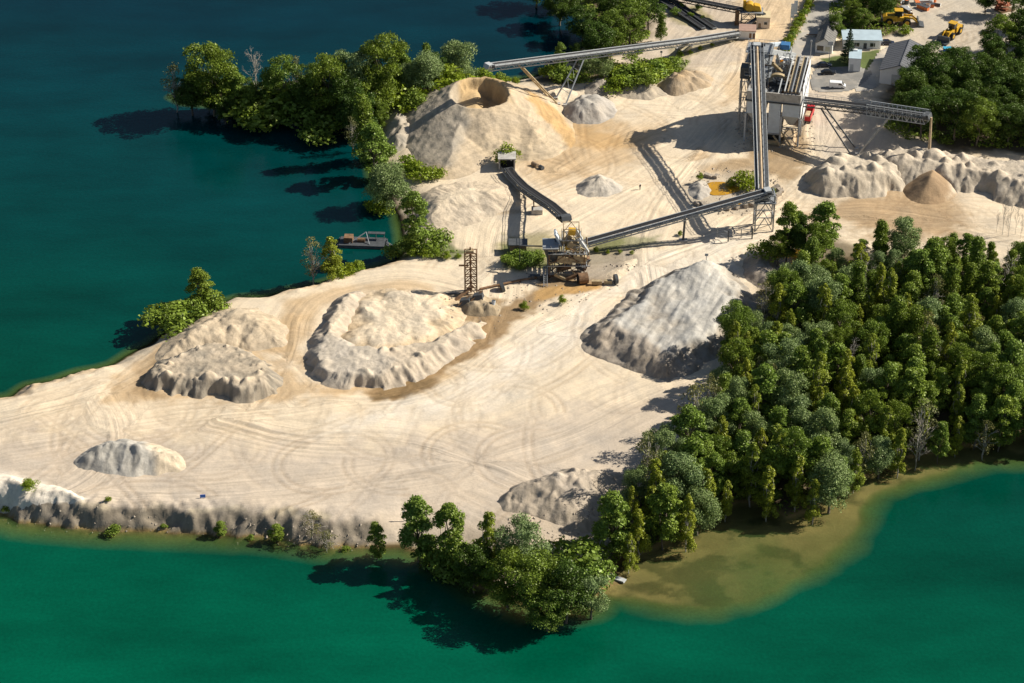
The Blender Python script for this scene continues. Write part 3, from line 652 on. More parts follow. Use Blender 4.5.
# every kind is built 1 m = 1 m at a reference height and scaled a little per tree
def make_kind(kind, seed):
    g = np.random.default_rng(seed); blobs = []; ls = .33
    if kind in ('broad', 'darkbroad'):
        H = 16; lm = LM['mid'] if kind == 'broad' else LM['dark']
        for k in range(46):
            a = g.random()*6.28; u = g.random(); rr = 4.6*math.sqrt(g.random())
            z = 4.0+u*9.5; rr *= math.sin(math.pi*min(max((z-1.5)/15.5, .05), .98))**.6
            blobs.append((rr*math.cos(a), rr*math.sin(a), z, .8+1.2*g.random()))
        blobs.append((0, 0, 14, 1.9)); n = 13000
    elif kind == 'willow':
        H = 14; lm = LM['willow']
        for k in range(40):
            a = g.random()*6.28; rr = 4.0*math.sqrt(g.random()); z = 3.0+g.random()*9.0
            rr *= math.sin(math.pi*min(max((z+1)/15, .05), .98))**.5
            blobs.append((rr*math.cos(a), rr*math.sin(a), z, .9+1.1*g.random()))
        n = 13000; ls = .29
    elif kind == 'column':
        H = 15; lm = LM['yellow']
        for k in range(44):
            u = k/43; z = 2.0+u*12.3; rr = (2.0*(1-u)**.5+.2)*math.sqrt(g.random()); a = g.random()*6.28
            blobs.append((rr*math.cos(a), rr*math.sin(a), z, .35+.75*g.random()*(1.1-.7*u)))
        n = 7000; ls = .29
    elif kind == 'alder':
        H = 14; lm = LM['alder']
        for k in range(46):
            u = k/45; z = 2.2+u*11; rr = (2.6*math.sin(math.pi*min(.15+u*.82, .97))**.8)*math.sqrt(g.random()); a = g.random()*6.28
            blobs.append((rr*math.cos(a), rr*math.sin(a), z, .45+.85*g.random()))
        n = 8500; ls = .34
    elif kind == 'poplar':
        H = 17; lm = LM['mid']
        for k in range(42):
            u = k/41; z = 3+u*13.2; rr = (2.0*(1-u)**.5+.2)*math.sqrt(g.random()); a = g.random()*6.28
            blobs.append((rr*math.cos(a), rr*math.sin(a), z, .7+.8*g.random()))
        n = 6500; ls = .35
    elif kind == 'bush':
        H = 4; lm = LM['bright']
        for k in range(14):
            a = g.random()*6.28; rr = 2.0*math.sqrt(g.random()); z = .7+g.random()*2.2*(1-rr/3.2)
            blobs.append((rr*math.cos(a), rr*math.sin(a), z, .7+.6*g.random()))
        n = 1500; ls = .32
    elif kind == 'darkbush':
        H = 4; lm = LM['alder']
        for k in range(14):
            a = g.random()*6.28; rr = 2.0*math.sqrt(g.random()); z = .7+g.random()*2.3*(1-rr/3.2)
            blobs.append((rr*math.cos(a), rr*math.sin(a), z, .7+.6*g.random()))
        n = 1500; ls = .34
    elif kind == 'conifer':
        H = 12; lm = LM['conifer']
        for k in range(60):
            u = k/59; z = .8+u*10.6; rr = (2.3*(1-u)+.05); a = k*2.4
            blobs.append((rr*.7*math.cos(a), rr*.7*math.sin(a), z, .25+.75*(1-u)))
        n = 3600; ls = .3
    elif kind == 'sparse':
        H = 12; lm = LM['sparse']
        for k in range(26):
            u = k/25; z = 2.5+u*9; rr = 2.4*math.sin(math.pi*min(.2+u*.75, .95))*math.sqrt(g.random()); a = g.random()*6.28
            blobs.append((rr*math.cos(a), rr*math.sin(a), z, .6+.6*g.random()))
        n = 900; ls = .28
    elif kind == 'bare': H = 12; n = 0; lm = None
    strands = []
    if kind not in ('bush', 'darkbush'):
        th = H*(.9 if kind in ('column', 'poplar', 'conifer', 'bare', 'sparse', 'alder') else .62); r0 = {'broad': .32, 'darkbroad': .34, 'willow': .34}.get(kind, .17)
        strands.append(branch((0, 0, -.6), (g.normal()*.3, g.normal()*.3, th), r0, .05, g, 6, .12))
    if blobs:
        pick = [blobs[i] for i in g.permutation(len(blobs))[:12 if kind != 'conifer' else 0]]
        for x, y, z, r in pick:
            z0 = max(.1, min(z*.55, H*.5)); strands.append(branch((x*.03, y*.03, z0), (x*.9, y*.9, z), .11 if H > 8 else .05, .025, g, 4, .5))
    tips = []
    if kind in ('bare', 'sparse'):
        def grow(p, d, L, r, lev):
            q = np.array(p)+np.array(d)*L; strands.append(branch(p, q, r, r*.5, g, 3, .4)); tips.append(q)
            if lev:
                for _ in range(3):
                    dd = np.array(d)*.9+g.normal(size=3)*.5+np.array([0, 0, .25]); dd /= np.linalg.norm(dd); grow(tuple(np.array(p)+np.array(d)*L*(.45+.5*g.random())), dd, L*.66, r*.6, lev-1)
        for k in range(9 if kind == 'bare' else 5):
            a = g.random()*6.28; e = .7+.5*g.random(); grow((0, 0, 2.5+k*.9), (math.cos(a)*e*.7, math.sin(a)*e*.7, .75), 3.0-.15*k, .08, 3 if kind == 'bare' else 2)
    tm = tube_mesh('trunk', strands, BARKP if kind in ('bare', 'sparse', 'column') else BARK, 5) if strands else None
    cm = None
    if n:
        B = np.array(blobs); wgt = B[:, 3]**2; idx = g.choice(len(B), n, p=wgt/wgt.sum())
        dr = g.normal(size=(n, 3)); dr /= np.linalg.norm(dr, axis=1)[:, None]
        dr[:, 2] = np.where((dr[:, 2] < -.3), dr[:, 2]*-1, dr[:, 2])
        rad = B[idx, 3]*(1-.5*g.random(n)**1.6+.35*(g.random(n)**5))
        sc = np.array([1, 1, .8 if kind not in ('column', 'poplar') else 1.3])
        if kind == 'conifer': sc = np.array([1.1, 1.1, .45])
        P = B[idx, :3]+dr*rad[:, None]*sc
        if kind == 'willow': P[:, 2] -= .25*np.hypot(P[:, 0], P[:, 1])*g.random(n)
        P[:, 2] = np.maximum(P[:, 2], .15)
        cm = leaves(P, dr, ls, g, 'crown', lm)
    return H, tm, cm
KM = {k: [make_kind(k, 100*i+j) for j in range(3)] for i, k in enumerate(('broad', 'darkbroad', 'willow', 'column', 'alder', 'poplar', 'bush', 'darkbush', 'conifer', 'sparse', 'bare'))}
KN = {'broad': ('broadleaf_tree', 'tree'), 'darkbroad': ('broadleaf_tree', 'tree'), 'willow': ('willow_tree', 'tree'), 'column': ('young_birch_tree', 'tree'), 'alder': ('alder_tree', 'tree'),
      'poplar': ('poplar_tree', 'tree'), 'bush': ('green_bush', 'bush'), 'darkbush': ('dark_bush', 'bush'), 'conifer': ('conifer_tree', 'tree'), 'sparse': ('thin_tree', 'tree'), 'bare': ('bare_tree', 'tree')}
def tree_at(kind, x, y, h, label, group=None, wide=1.0, z=None):
    H, tm, cm = rnd.choice(KM[kind]); s = h/H
    nm, cat = KN[kind]
    o = empty(nm, (x, y, top(x, y)-.05 if z is None else z), rnd.random()*6.28, label, cat, group)
    if z is None and o.location.z < -.3: o.location.z = -.3
    sx = s*wide*(.9+.25*rnd.random()); o.scale = (sx, sx*(.9+.2*rnd.random()), s)
    if tm is not None:
        t = bpy.data.objects.new('trunk' if kind != 'bare' else 'branches', tm); COL.objects.link(t); t.parent = o
    if cm is not None:
        c = bpy.data.objects.new('crown' if kind not in ('bush', 'darkbush') else 'foliage', cm); COL.objects.link(c); c.parent = o
        if kind in ('bush', 'darkbush') and tm is not None: t.name = 'stems'
    return o
def T(kind, px, py, ytop, label, group=None, wide=1.0):
    if group == 'plants on the stony lower bank': py -= 14; ytop -= 5
    p = G(px, py); return tree_at(kind, p.x, p.y, max(1.5, UP(px, py, ytop)), label, group, wide)
used = []
def far(px, py, mind, lst):
    p = G(px, py)
    for q in lst:
        if (q[0]-p.x)**2+(q[1]-p.y)**2 < mind*mind: return False
    lst.append((p.x, p.y)); return True
def fill(poly, mind, kinds, tries, seed, fn, group):
    r = random.Random(seed); lst = []; P = np.array(poly, float); W = GP(poly)
    x0, y0 = W.min(0); x1, y1 = W.max(0); n = 0
    for _ in range(tries):
        x = r.uniform(x0, x1); y = r.uniform(y0, y1)
        if not inside(np.array([x]), np.array([y]), W)[0]: continue
        if any((q[0]-x)**2+(q[1]-y)**2 < mind*mind for q in lst): continue
        lst.append((x, y)); k, h, wd = fn(x, y, r)
        tree_at(k, x, y, h, label_for(k, x, y, group[1]), group[0], wd); n += 1
    return n
DESC = {'broad': 'mid-green rounded tree', 'darkbroad': 'dark dense round tree', 'willow': 'silver-green willow', 'column': 'slender yellow-green young tree', 'alder': 'deep green upright tree', 'poplar': 'tall narrow green tree',
        'bush': 'bright undergrowth bush', 'darkbush': 'dark undergrowth bush', 'sparse': 'thin olive tree', 'bare': 'bare grey tree', 'conifer': 'dark conifer'}
def px_of(x, y, z=LZ):
    d = Vector((x, y, z))-CAM; f = d.y*math.cos(PITCH)-d.z*math.sin(PITCH); u = d.y*math.sin(PITCH)+d.z*math.cos(PITCH)
    return 512+FPX*d.x/f, 341.5-FPX*u/f
def label_for(k, x, y, where):
    px, py = px_of(x, y)
    if where == 'spit': return f'{DESC[k]} filling the '+('outer' if px < 290 else 'inner')+' half of the narrow spit'
    if where == 'wood':
        edge = ['back edge', 'back half', 'middle', 'front half', 'front rows'][int(np.clip((py-275)/48, 0, 4))]
        side = ['heap side', 'left of centre', 'right of centre', 'right edge'][int(np.clip((px-640)/96, 0, 3))]
        return f'{DESC[k]} in the lakeside wood {edge}, {side}'
    edge = ['behind the hall', 'level with the hall', 'below the hall', 'by the gravel ridge'][int(np.clip((py-60)/26, 0, 3))]
    return f'{DESC[k]} in the upper right wood, {edge}' + (', right edge' if px > 960 else '')
# --- the lower shore
LS = 'trees on the lower shore'
T('alder', 376, 545, 507, 'small young tree standing alone on the stony shore, left of the lower tree clump', LS)
T('alder', 418, 548, 482, 'dark slim alder leftmost in the lower shore clump', LS, 1.1)
T('alder', 450, 553, 490, 'dark alder just right of the leftmost one in the lower shore clump', LS, 1.2)
T('darkbush', 436, 556, 532, 'dark bush between the two left alders of the lower shore clump', LS, 1.6)
T('darkbush', 462, 566, 540, 'dark bush at the water right of the left alders', LS, 1.6)
T('column', 488, 566, 500, 'slender upright tree with bright tip in the middle of the lower shore clump', LS, 1.1)
T('darkbroad', 474, 578, 528, 'low dark tree hanging over the water under the slender upright tree', LS, 1.1)
T('willow', 522, 570, 506, 'silvery willow at the back of the lower shore clump', LS, 1.0)
T('broad', 508, 592, 533, 'broad tree leaning over the water below the silvery willow', LS, 1.05)
T('broad', 536, 602, 540, 'tall rounded light green tree in the centre of the lower shore clump', LS, 1.1)
T('darkbroad', 566, 608, 545, 'large round dark green tree at the foremost tip of the lower shore', LS, 1.1)
T('willow', 592, 604, 556, 'yellowish willow at the right end of the lower shore clump', LS, 1.0)
T('broad', 548, 616, 572, 'low leafy tree touching the water at the front of the clump', LS, 1.3)
T('darkbush', 577, 562, 530, 'small round dark tree behind the lower shore clump, facing the gravel', LS, 1.3)
T('darkbush', 590, 570, 543, 'second small dark bush behind the lower shore clump, nearer the little beach', LS, 1.3)
# --- plants on the stony lower bank
BK = 'plants on the stony lower bank'
T('bush', 30, 506, 493, 'wide bright green bush beside the white sand bank', BK, 2.2)
T('bush', 5, 512, 503, 'small green bush at the left edge above the stony bank', BK, 1.2)
T('darkbush', 113, 534, 513, 'bush low on the stony bank right of the white sand bank', BK, 1.0)
T('bush', 108, 517, 511, 'tiny bush on top of the stony bank beneath the gravel heap', BK, .8)
T('darkbush', 162, 529, 516, 'small bush halfway along the stony bank', BK, .9)
T('alder', 220, 535, 511, 'upright green shrub on the stony bank edge', BK, 1.6)
T('darkbush', 250, 538, 528, 'low bush between the two upright shrubs of the stony bank', BK, 1.0)
T('alder', 276, 541, 514, 'dense green shrub on the stony bank left of the bare bush', BK, 1.9)
T('sparse', 312, 542, 505, 'half-bare grey bush on the stony bank', BK, 1.5)
T('sparse', 326, 550, 520, 'thin twiggy bush right of the half-bare grey one', BK, 1.8)
T('darkbush', 345, 550, 538, 'low dark bush at the right end of the stony bank', BK, 1.2)
# --- far shore of the left lake
T('alder', 200, 302, 258, 'slim green tree on the left lake shore above the sand mounds', 'trees on the left lake shore', 1.2)
T('darkbush', 212, 303, 282, 'wide green bush beside the slim tree on the left lake shore', 'trees on the left lake shore', 1.7)
T('darkbush', 176, 322, 297, 'round dark bush lowest on the left lake shore', 'trees on the left lake shore', 1.7)
T('darkbush', 190, 312, 290, 'bush between the round dark bush and the slim tree', 'trees on the left lake shore', 1.2)
T('sparse', 313, 274, 226, 'thin pale tree leaning over the lake in front of the pontoon', 'trees on the left lake shore', 1.0)
T('column', 332, 272, 230, 'green and yellow young tree in front of the pontoon', 'trees on the left lake shore', 1.5)
for i, (a, b, c) in enumerate([(340,272,256), (350,268,256), (358,266,254)]):
    T('bush', a, b, c, 'light green bush in the row below the moored pontoon', 'bushes below the moored pontoon', 1.2)
T('alder', 415, 246, 186, 'tall dark tree at the head of the inlet beside the pontoon', 'trees round the inlet', 1.3)
T('darkbush', 403, 247, 228, 'dark bush under the tall tree at the inlet', 'trees round the inlet', 1.4)
T('darkbush', 428, 246, 222, 'green bush right of the tall tree at the inlet', 'trees round the inlet', 1.3)
for a, b, c, wd in [(412,254,246,1.3), (424,256,247,1.4), (436,257,249,1.2), (447,258,250,1.0), (458,258,252,.8)]:
    T('bush', a, b, c, 'bright green bush in the low row between the inlet and the lattice tower', 'low bushes between inlet and lattice tower', wd)
T('willow', 388, 196, 148, 'round grey-green willow at the water beside the bright bushes', 'trees round the inlet', 1.25)
T('bush', 378, 199, 183, 'green bush at the water under the round willow', 'trees round the inlet', 1.2)
T('bush', 408, 166, 149, 'bright green bush topmost of three beside the crater mound', 'bright bushes beside the crater mound', 1.2)
T('bush', 418, 174, 157, 'bright green bush middle of three beside the crater mound', 'bright bushes beside the crater mound', 1.3)
T('bush', 432, 176, 163, 'bright green bush rightmost of three beside the crater mound', 'bright bushes beside the crater mound', 1.2)
# --- the spit
SPK = 'trees on the narrow spit'
spit = [('sparse',176,100,50,'thin grey-leaved tree at the outermost left tip of the spit',1.1), ('broad',213,104,28,'largest tree near the left tip of the spit, bright on its right side',1.05),
 ('darkbroad',192,103,60,'dark low tree left of the largest spit tree',1.1), ('alder',236,106,58,'dark tree directly right of the largest spit tree',1.3), ('bare',256,98,38,'bare reddish-grey tree on the spit',.8),
 ('darkbush',252,110,78,'dark bush at the waterline under the bare tree',1.3), ('broad',286,106,40,'tall pale-topped tree right of the bare tree on the spit',.85), ('sparse',298,104,46,'thin dead-looking tree right of the pale-topped one',.7),
 ('darkbush',272,110,72,'dark round bush left under the pale-topped tree',1.4), ('darkbroad',312,112,62,'low dark tree in the middle of the spit',1.0), ('broad',330,114,40,'tall tree in the middle of the spit, left of the tallest group',.95),
 ('darkbroad',345,118,56,'dark tree overhanging the bay in the middle of the spit',1.0), ('willow',352,108,34,'grey-green willow tall behind the middle of the spit',.9), ('broad',384,106,26,'tallest tree where the spit meets the land',.75),
 ('broad',372,112,62,'bright leafy tree in front of the tallest spit tree',1.3), ('bush',395,108,80,'light green bush at the root of the spit',1.7), ('darkbroad',358,126,72,'dark tree in the shaded corner of the bay',1.0),
 ('willow',408,100,62,'small willow behind the pale gravel cone',1.2), ('poplar',427,88,38,'slim dark poplar behind the small willow',.8), ('willow',428,100,60,'grey willow left of the big round willow near the crater mound',1.2),
 ('willow',458,82,34,'big round willow between lake and crater mound',1.15), ('bush',450,96,74,'bright bush at the foot of the big round willow',1.6), ('bush',484,86,72,'green bush under the left end of the far conveyor',1.5),
 ('bush',500,82,70,'green bush at the lake below the left end of the far conveyor',1.2), ('bush',515,82,73,'small green bush right of the one below the conveyor end',.8),
 ('poplar',364,150,84,'tall bright green tree standing in front of the spit by the bay',1.2), ('alder',374,168,110,'bright green tree behind the round willow at the bay',1.2), ('sparse',352,140,104,'thin dark tree on the bay shore left of the tall bright tree',1.0),
 ('darkbush',384,150,130,'green bush at the left foot of the pale gravel cone',1.0), ('alder',402,92,46,'dark green tree between the spit and the slim poplar',1.0), ('darkbroad',225,112,82,'low dark foliage at the waterline below the largest spit tree',1.0),
 ('darkbush',300,116,84,'dark waterline bush in the middle of the spit',1.6), ('darkbush',325,122,96,'dark waterline bush facing the bay',1.6), ('darkbush',416,112,92,'green bush on the grass patch behind the pale cone',1.0)]
for k, a, b, c, l, wd in spit: T(k, a, b, c, l, SPK, wd)
def spitf(x, y, r): return r.choices(['darkbroad','alder','broad','willow'], [4, 3, 2, 1])[0], r.uniform(8, 13), 1.1
fill([(186,101),(205,94),(260,94),(330,93),(400,91),(440,90),(425,96),(392,104),(380,128),(366,130),(345,122),(300,117),(260,110),(212,105)], 4.6, None, 900, 77, spitf, (SPK, 'spit'))
# --- wood at the far conveyor and lake top
TC = 'trees behind the far conveyor'
for k, a, b, c, l, wd in [('broad',630,44,-2,'tall dark-green tree at the top edge behind the far conveyor',1.1), ('broad',612,52,6,'tall leafy tree second from the right behind the far conveyor',1.0),
 ('darkbroad',596,60,18,'dark tree over the water behind the far conveyor',1.0), ('darkbroad',648,30,-20,'dark tree cut by the top edge right of the tall dark-green one',1.0), ('poplar',661,42,12,'small conical tree beside the sandy track at the top',1.1),
 ('willow',590,76,48,'pale willow below the far conveyor left of its tall leg',1.1), ('bush',553,74,58,'light green bush on the lake edge behind the A-frame',1.2), ('alder',560,74,40,'green tree poking above the far conveyor',.9),
 ('willow',604,84,58,'grey-green willow under the far conveyor beside the leg',1.0), ('darkbroad',576,66,38,'dark tree behind the far conveyor and above the A-frame',.8), ('darkbush',566,80,64,'dark scrub between the A-frame arms',1.6),
 ('darkbroad',582,30,-8,'dark tree on the far lake shore near the top edge',1.2), ('darkbroad',560,14,-30,'dark tree on the far lake shore cut by the top edge',1.3), ('darkbroad',610,20,-22,'dark tree on the top edge behind the tall leafy tree',1.1),
 ('darkbroad',536,-4,-46,'dark tree just above the top edge over the lake',1.3), ('darkbroad',600,-6,-50,'dark tree behind the top edge',1.3)]:
    T(k, a, b, c, l, TC, wd)
for i, (a, b, c) in enumerate([(622,80,62), (632,84,66), (642,82,62), (652,76,58), (662,72,56), (646,90,78), (618,90,74), (672,68,56)]):
    T('darkbush' if i % 2 else 'bush', a, b, c, ['light green' , 'dark green'][i % 2]+' bush in the scrub strip below the far conveyor', 'scrub below the far conveyor', 1.5)
for a, b, c in [(680,56,49), (690,54,49), (700,50,45), (712,46,41)]: T('bush', a, b, c, 'low bush in the row along the shadow side of the far conveyor', 'low bushes along the far conveyor', .8)
for a, b, c in [(675,14,6), (690,18,11), (698,10,3), (703,20,14), (682,8,1)]: T('darkbush', a, b, c, 'low olive scrub bush on the dry patch at the top', 'scrub on the dry patch', .9)
# --- yard plants
T('bush', 507, 163, 142, 'single bright green bush on the sand above the loading hopper', None, .9)
T('bush', 745, 187, 169, 'bright green bush above the upper orange pond, left of the steep conveyor', None, 1.2)
T('bush', 731, 186, 178, 'small bush at the orange pond left of the bright one', None, .9)
T('bush', 700, 184, 175, 'small bush between the grey heap and the orange pond', None, .6)
T('bush', 773, 196, 186, 'small bush right of the transfer tower legs', None, .5)
for a, b, c in [(506,266,254), (517,262,250), (528,264,252), (539,262,250), (522,270,262)]: T('darkbush', a, b, c, 'dark bush in the shaded thicket left of the screening machine', 'thicket left of the screening machine', 1.2)
for a, b, c in [(596,252,246), (608,254,249), (620,254,249), (632,255,250), (562,304,294), (524,310,300), (680,236,230)]: T('bush', a, b, c, 'low green tuft of weeds by the machine or conveyor foot', 'weed tufts round the machinery', .7)
GC = 'tree group beside the transfer tower'
for k, a, b, c, l, wd in [('alder',786,262,202,'tall slim tree at the back of the group beside the transfer tower',1.1), ('broad',777,268,234,'bright rounded tree leftmost beside the transfer tower',.9),
 ('darkbroad',800,262,214,'dark tree in the centre of the group beside the transfer tower',.8), ('alder',823,258,204,'upright tree at the right of the group beside the transfer tower',1.5), ('bush',766,262,244,'low bright bush nearest the transfer tower legs',1.3),
 ('alder',797,250,212,'pointed dark tree behind the centre of the group',.9), ('broad',812,268,222,'leafy tree hanging over the lower orange pond',.8)]: T(k, a, b, c, l, GC, wd)
# --- offices, road and far right wood
T('conifer', 848, 62, 26, 'dark conical spruce in front of the white office building', None, 1.05)
RW = 'trees beside the access road'
for k, a, b, c, l, wd in [('broad',850,26,-4,'bright green tree beside the road bend',.9), ('broad',836,38,14,'bright small tree behind the grey-roofed office',1.0), ('darkbroad',866,18,-20,'dark tree between road and loader',1.0), ('darkbroad',880,24,-12,'dark tree left of the yellow loader',1.0),
 ('broad',893,8,-22,'leafy tree at the top edge left of the scrap',.9), ('darkbroad',846,4,-30,'dark tree cut by the top edge beside the road',1.0), ('broad',862,32,8,'bright low tree behind the white office building',1.1), ('bush',905,34,24,'green bush behind the yellow loader',1.3), ('darkbroad',872,2,-34,'dark crown at the top edge left of the yard',1.1)]:
    T(k, a, b, c, l, RW, wd)
for i in range(16):
    t_ = i/15; T('bush' if i % 3 else 'darkbush', 815-30*t_+2*rnd.random(), -6+58*t_, -6+58*t_-9-2*rnd.random(), 'clipped bush in the hedge row between yard and access road', 'hedge along the access road', .75)
def wood(x, y, r):
    px, py = px_of(x, y); u = r.random()
    sil = sstep(.5, .62, fbm(np.array([x/22.]), np.array([y/22.]), 301, 3)[0])
    if py > 415:
        k = r.choices(['column', 'alder', 'willow', 'broad', 'bare', 'sparse'], [4, 3.2, .6+1.5*sil, 1.5, .25, .7])[0]; h = r.uniform(10.5, 18)
    elif px < 800:
        k = r.choices(['willow', 'alder', 'broad', 'column', 'sparse', 'bare'], [1.6+2.5*sil, 3, 2.2, 1.5, .6, .3])[0]; h = r.uniform(10.5, 17.5)
    else:
        k = r.choices(['alder', 'poplar', 'broad', 'column', 'willow', 'sparse', 'bare'], [4, 3, 2, 2.6, .4+1.5*sil, .6, .35])[0]; h = r.uniform(9, 18)
    wd = {'column': 1.02, 'poplar': 1.05, 'alder': 1.08, 'broad': .85, 'willow': .9, 'bare': .9, 'sparse': 1.0}[k]
    if ((px-790)**2/50**2+(py-340)**2/38**2 < 1 or (px-815)**2/32**2+(py-462)**2/24**2 < 1) and r.random() < .6: k = 'willow'; h = r.uniform(10, 15); wd = .95
    if py < 300: h *= .85
    return k, h, wd
WOOD = [(838,270),(880,262),(960,268),(1024,280),(1120,290),(1150,422),(1024,439),(960,448),(915,456),(880,472),(845,490),(815,509),(787,518),(765,506),(736,504),(720,516),(692,536),(650,553),(622,560),(606,548),(618,520),(648,490),(678,462),(704,436),(718,412),(722,385),(735,352),(762,330),(790,305),(812,285)]
nw = fill(WOOD, 4.2, None, 7000, 5, wood, ('trees of the lakeside wood', 'wood'))
def fardark(x, y, r):
    k = r.choices(['darkbroad', 'broad', 'willow', 'alder'], [8, 1.8, .5, .8])[0]; return k, r.uniform(12, 17), {'darkbroad': 1.0, 'broad': .95, 'willow': .9, 'alder': 1.1}[k]
FARW = [(895,112),(882,128),(905,140),(950,146),(1024,150),(1120,155),(1120,40),(1040,45),(1000,60),(975,78),(940,88),(915,98)]
nf = fill(FARW, 6.4, None, 1500, 9, fardark, ('trees of the wood right of the hall', 'far'))
for a, b, c, l in [(985,14,-18,'dark tree cut by the top edge right of the yard'), (1012,16,-20,'dark tree in the top right corner'), (1030,30,-6,'dark tree at the right edge below the top corner')]: T('darkbroad', a, b, c, l, 'trees round the upper yard', 1.1)
for a, b, c in [(1002,236,196), (1008,238,205), (1015,236,203), (996,234,212), (1020,240,214)]: T('bare', a, b, c, 'bare grey sapling in the stand right of the sandy yard', 'bare saplings by the long ridge', .35)
print('trees', nw, nf)
# ------------------------------------------------------------------ building blocks
STEEL = mat('galvanised_steel', (.30,.32,.34), .5, .25, noise=.18, nscale=1.3, stain=(.25,.17,.11), stain_s=.35, stain_th=.62)
STEELW = mat('pale_painted_steel', (.44,.46,.47), .5, noise=.15, nscale=1.3, stain=(.38,.30,.22), stain_s=.4, stain_th=.6)
DARKS = mat('dark_steel', (.085,.092,.10), .6, .2, noise=.25, nscale=1.0)
BELT = mat('rubber_belt', (.028,.028,.031), .8, noise=.3, nscale=1.0)
RUST = mat('rusty_steel', (.21,.125,.07), .85, .1, noise=.4, nscale=1.2, stain=(.10,.07,.05), stain_s=.8, stain_th=.55)
TANS = mat('dusty_ochre_steel', (.38,.30,.18), .85, noise=.35, nscale=1.0, stain=(.22,.14,.08), stain_s=.7, stain_th=.55)
YEL = mat('yellow_paint', (.56,.33,.03), .45, noise=.12, nscale=2, stain=(.3,.2,.1), stain_s=.9, stain_th=.66)
WHITE_P = mat('white_cladding', (.74,.75,.75), .6, noise=.06, nscale=.8, stain=(.42,.38,.32), stain_s=.35, stain_th=.66)
BLUEW = mat('pale_blue_cladding', (.56,.62,.68), .6, noise=.1, nscale=.9, stain=(.34,.32,.30), stain_s=.45, stain_th=.64)
CONC = mat('stained_concrete', (.43,.41,.38), .9, noise=.25, nscale=.7, bump=.02, stain=(.20,.18,.155), stain_s=.5, stain_th=.55)
DARK = mat('dark_interior', (.02,.022,.026), .9)
GLASS = mat('dark_window_glass', (.02,.025,.03), .08, spec=.6)
RED = mat('red_truck_paint', (.50,.03,.035), .35, noise=.1, nscale=2)
WOODM = mat('weathered_wood', (.25,.18,.12), .9, noise=.3, nscale=1)
ROOFG = mat('grey_roof_sheet', (.12,.125,.14), .75, noise=.12, nscale=.6)
ROOFB = mat('pale_blue_roof', (.42,.52,.58), .55, noise=.12, nscale=.5)
ROOFM = mat('moss_grey_roof', (.17,.165,.155), .85, noise=.2, nscale=.7)
SANDM = mat('sand_load', (.50,.38,.25), .95, noise=.2, nscale=1)
TYRE = mat('tyre_rubber', (.022,.022,.024), .85)
PINKW = mat('faded_cream_cladding', (.62,.53,.43), .8, noise=.12, nscale=.8)
class MB:
    def __init__(s, org=(0, 0, 0)): s.v = []; s.f = []; s.o = Vector(org)
    def raw(s, vs, fs):
        b = len(s.v); s.v += [tuple(Vector(v)-s.o) for v in vs]; s.f += [tuple(b+i for i in f) for f in fs]; return s
    def hexa(s, c): return s.raw(c, [(0,3,2,1),(4,5,6,7),(0,1,5,4),(1,2,6,5),(2,3,7,6),(3,0,4,7)])
    def box(s, x0, x1, y0, y1, z0, z1): return s.hexa([(x0,y0,z0),(x1,y0,z0),(x1,y1,z0),(x0,y1,z0),(x0,y0,z1),(x1,y0,z1),(x1,y1,z1),(x0,y1,z1)])
    def frus(s, x0, x1, y0, y1, z0, a0, a1, b0, b1, z1): return s.hexa([(x0,y0,z0),(x1,y0,z0),(x1,y1,z0),(x0,y1,z0),(a0,b0,z1),(a1,b0,z1),(a1,b1,z1),(a0,b1,z1)])
    def bar(s, p, q, w=.15, h=None, up=(0, 0, 1)):
        p = Vector(p); q = Vector(q); h = h or w; d = (q-p)
        if d.length < 1e-4: return s
        d.normalize(); u = Vector(up)
        if abs(d.dot(u)) > .98: u = Vector((0, 1, 0))
        a = d.cross(u).normalized()*w/2; b = a.cross(d).normalized()*h/2
        return s.hexa([p-a-b, p+a-b, p+a+b, p-a+b, q-a-b, q+a-b, q+a+b, q-a+b])
    def cyl(s, p, q, r, n=12, r2=None):
        p = Vector(p); q = Vector(q); d = (q-p).normalized(); a = d.orthogonal().normalized(); b = d.cross(a); r2 = r if r2 is None else r2
        c = [p+(a*math.cos(6.28318*k/n)+b*math.sin(6.28318*k/n))*r for k in range(n)]+[q+(a*math.cos(6.28318*k/n)+b*math.sin(6.28318*k/n))*r2 for k in range(n)]
        return s.raw(c, [(k, (k+1) % n, n+(k+1) % n, n+k) for k in range(n)]+[tuple(range(n-1, -1, -1)), tuple(range(n, 2*n))])
    def prism(s, prof, y0, y1):
        n = len(prof); return s.raw([(x, y0, z) for x, z in prof]+[(x, y1, z) for x, z in prof], [(k, (k+1) % n, n+(k+1) % n, n+k) for k in range(n)]+[tuple(range(n-1, -1, -1)), tuple(range(n, 2*n))])
    def build(s, name, m, parent=None, bev=0.0):
        me = bpy.data.meshes.new(name); me.from_pydata(s.v, [], s.f); me.materials.append(m); me.update()
        o = bpy.data.objects.new(name, me); COL.objects.link(o)
        if parent is not None: o.parent = parent
        if bev:
            b = o.modifiers.new('bevel', 'BEVEL'); b.width = bev; b.segments = 2; b.limit_method = 'ANGLE'
        return o
def PT(px, pyg, py):
    """point standing above ground position (.,pyg) that is seen at (px,py)"""
    g = G(px, pyg); z = UP(px, pyg, py)+LZ
    d = Vector((0, g.y, z))-CAM; f = d.y*math.cos(PITCH)-d.z*math.sin(PITCH)
    return Vector(((px-512)/FPX*f, g.y, z))
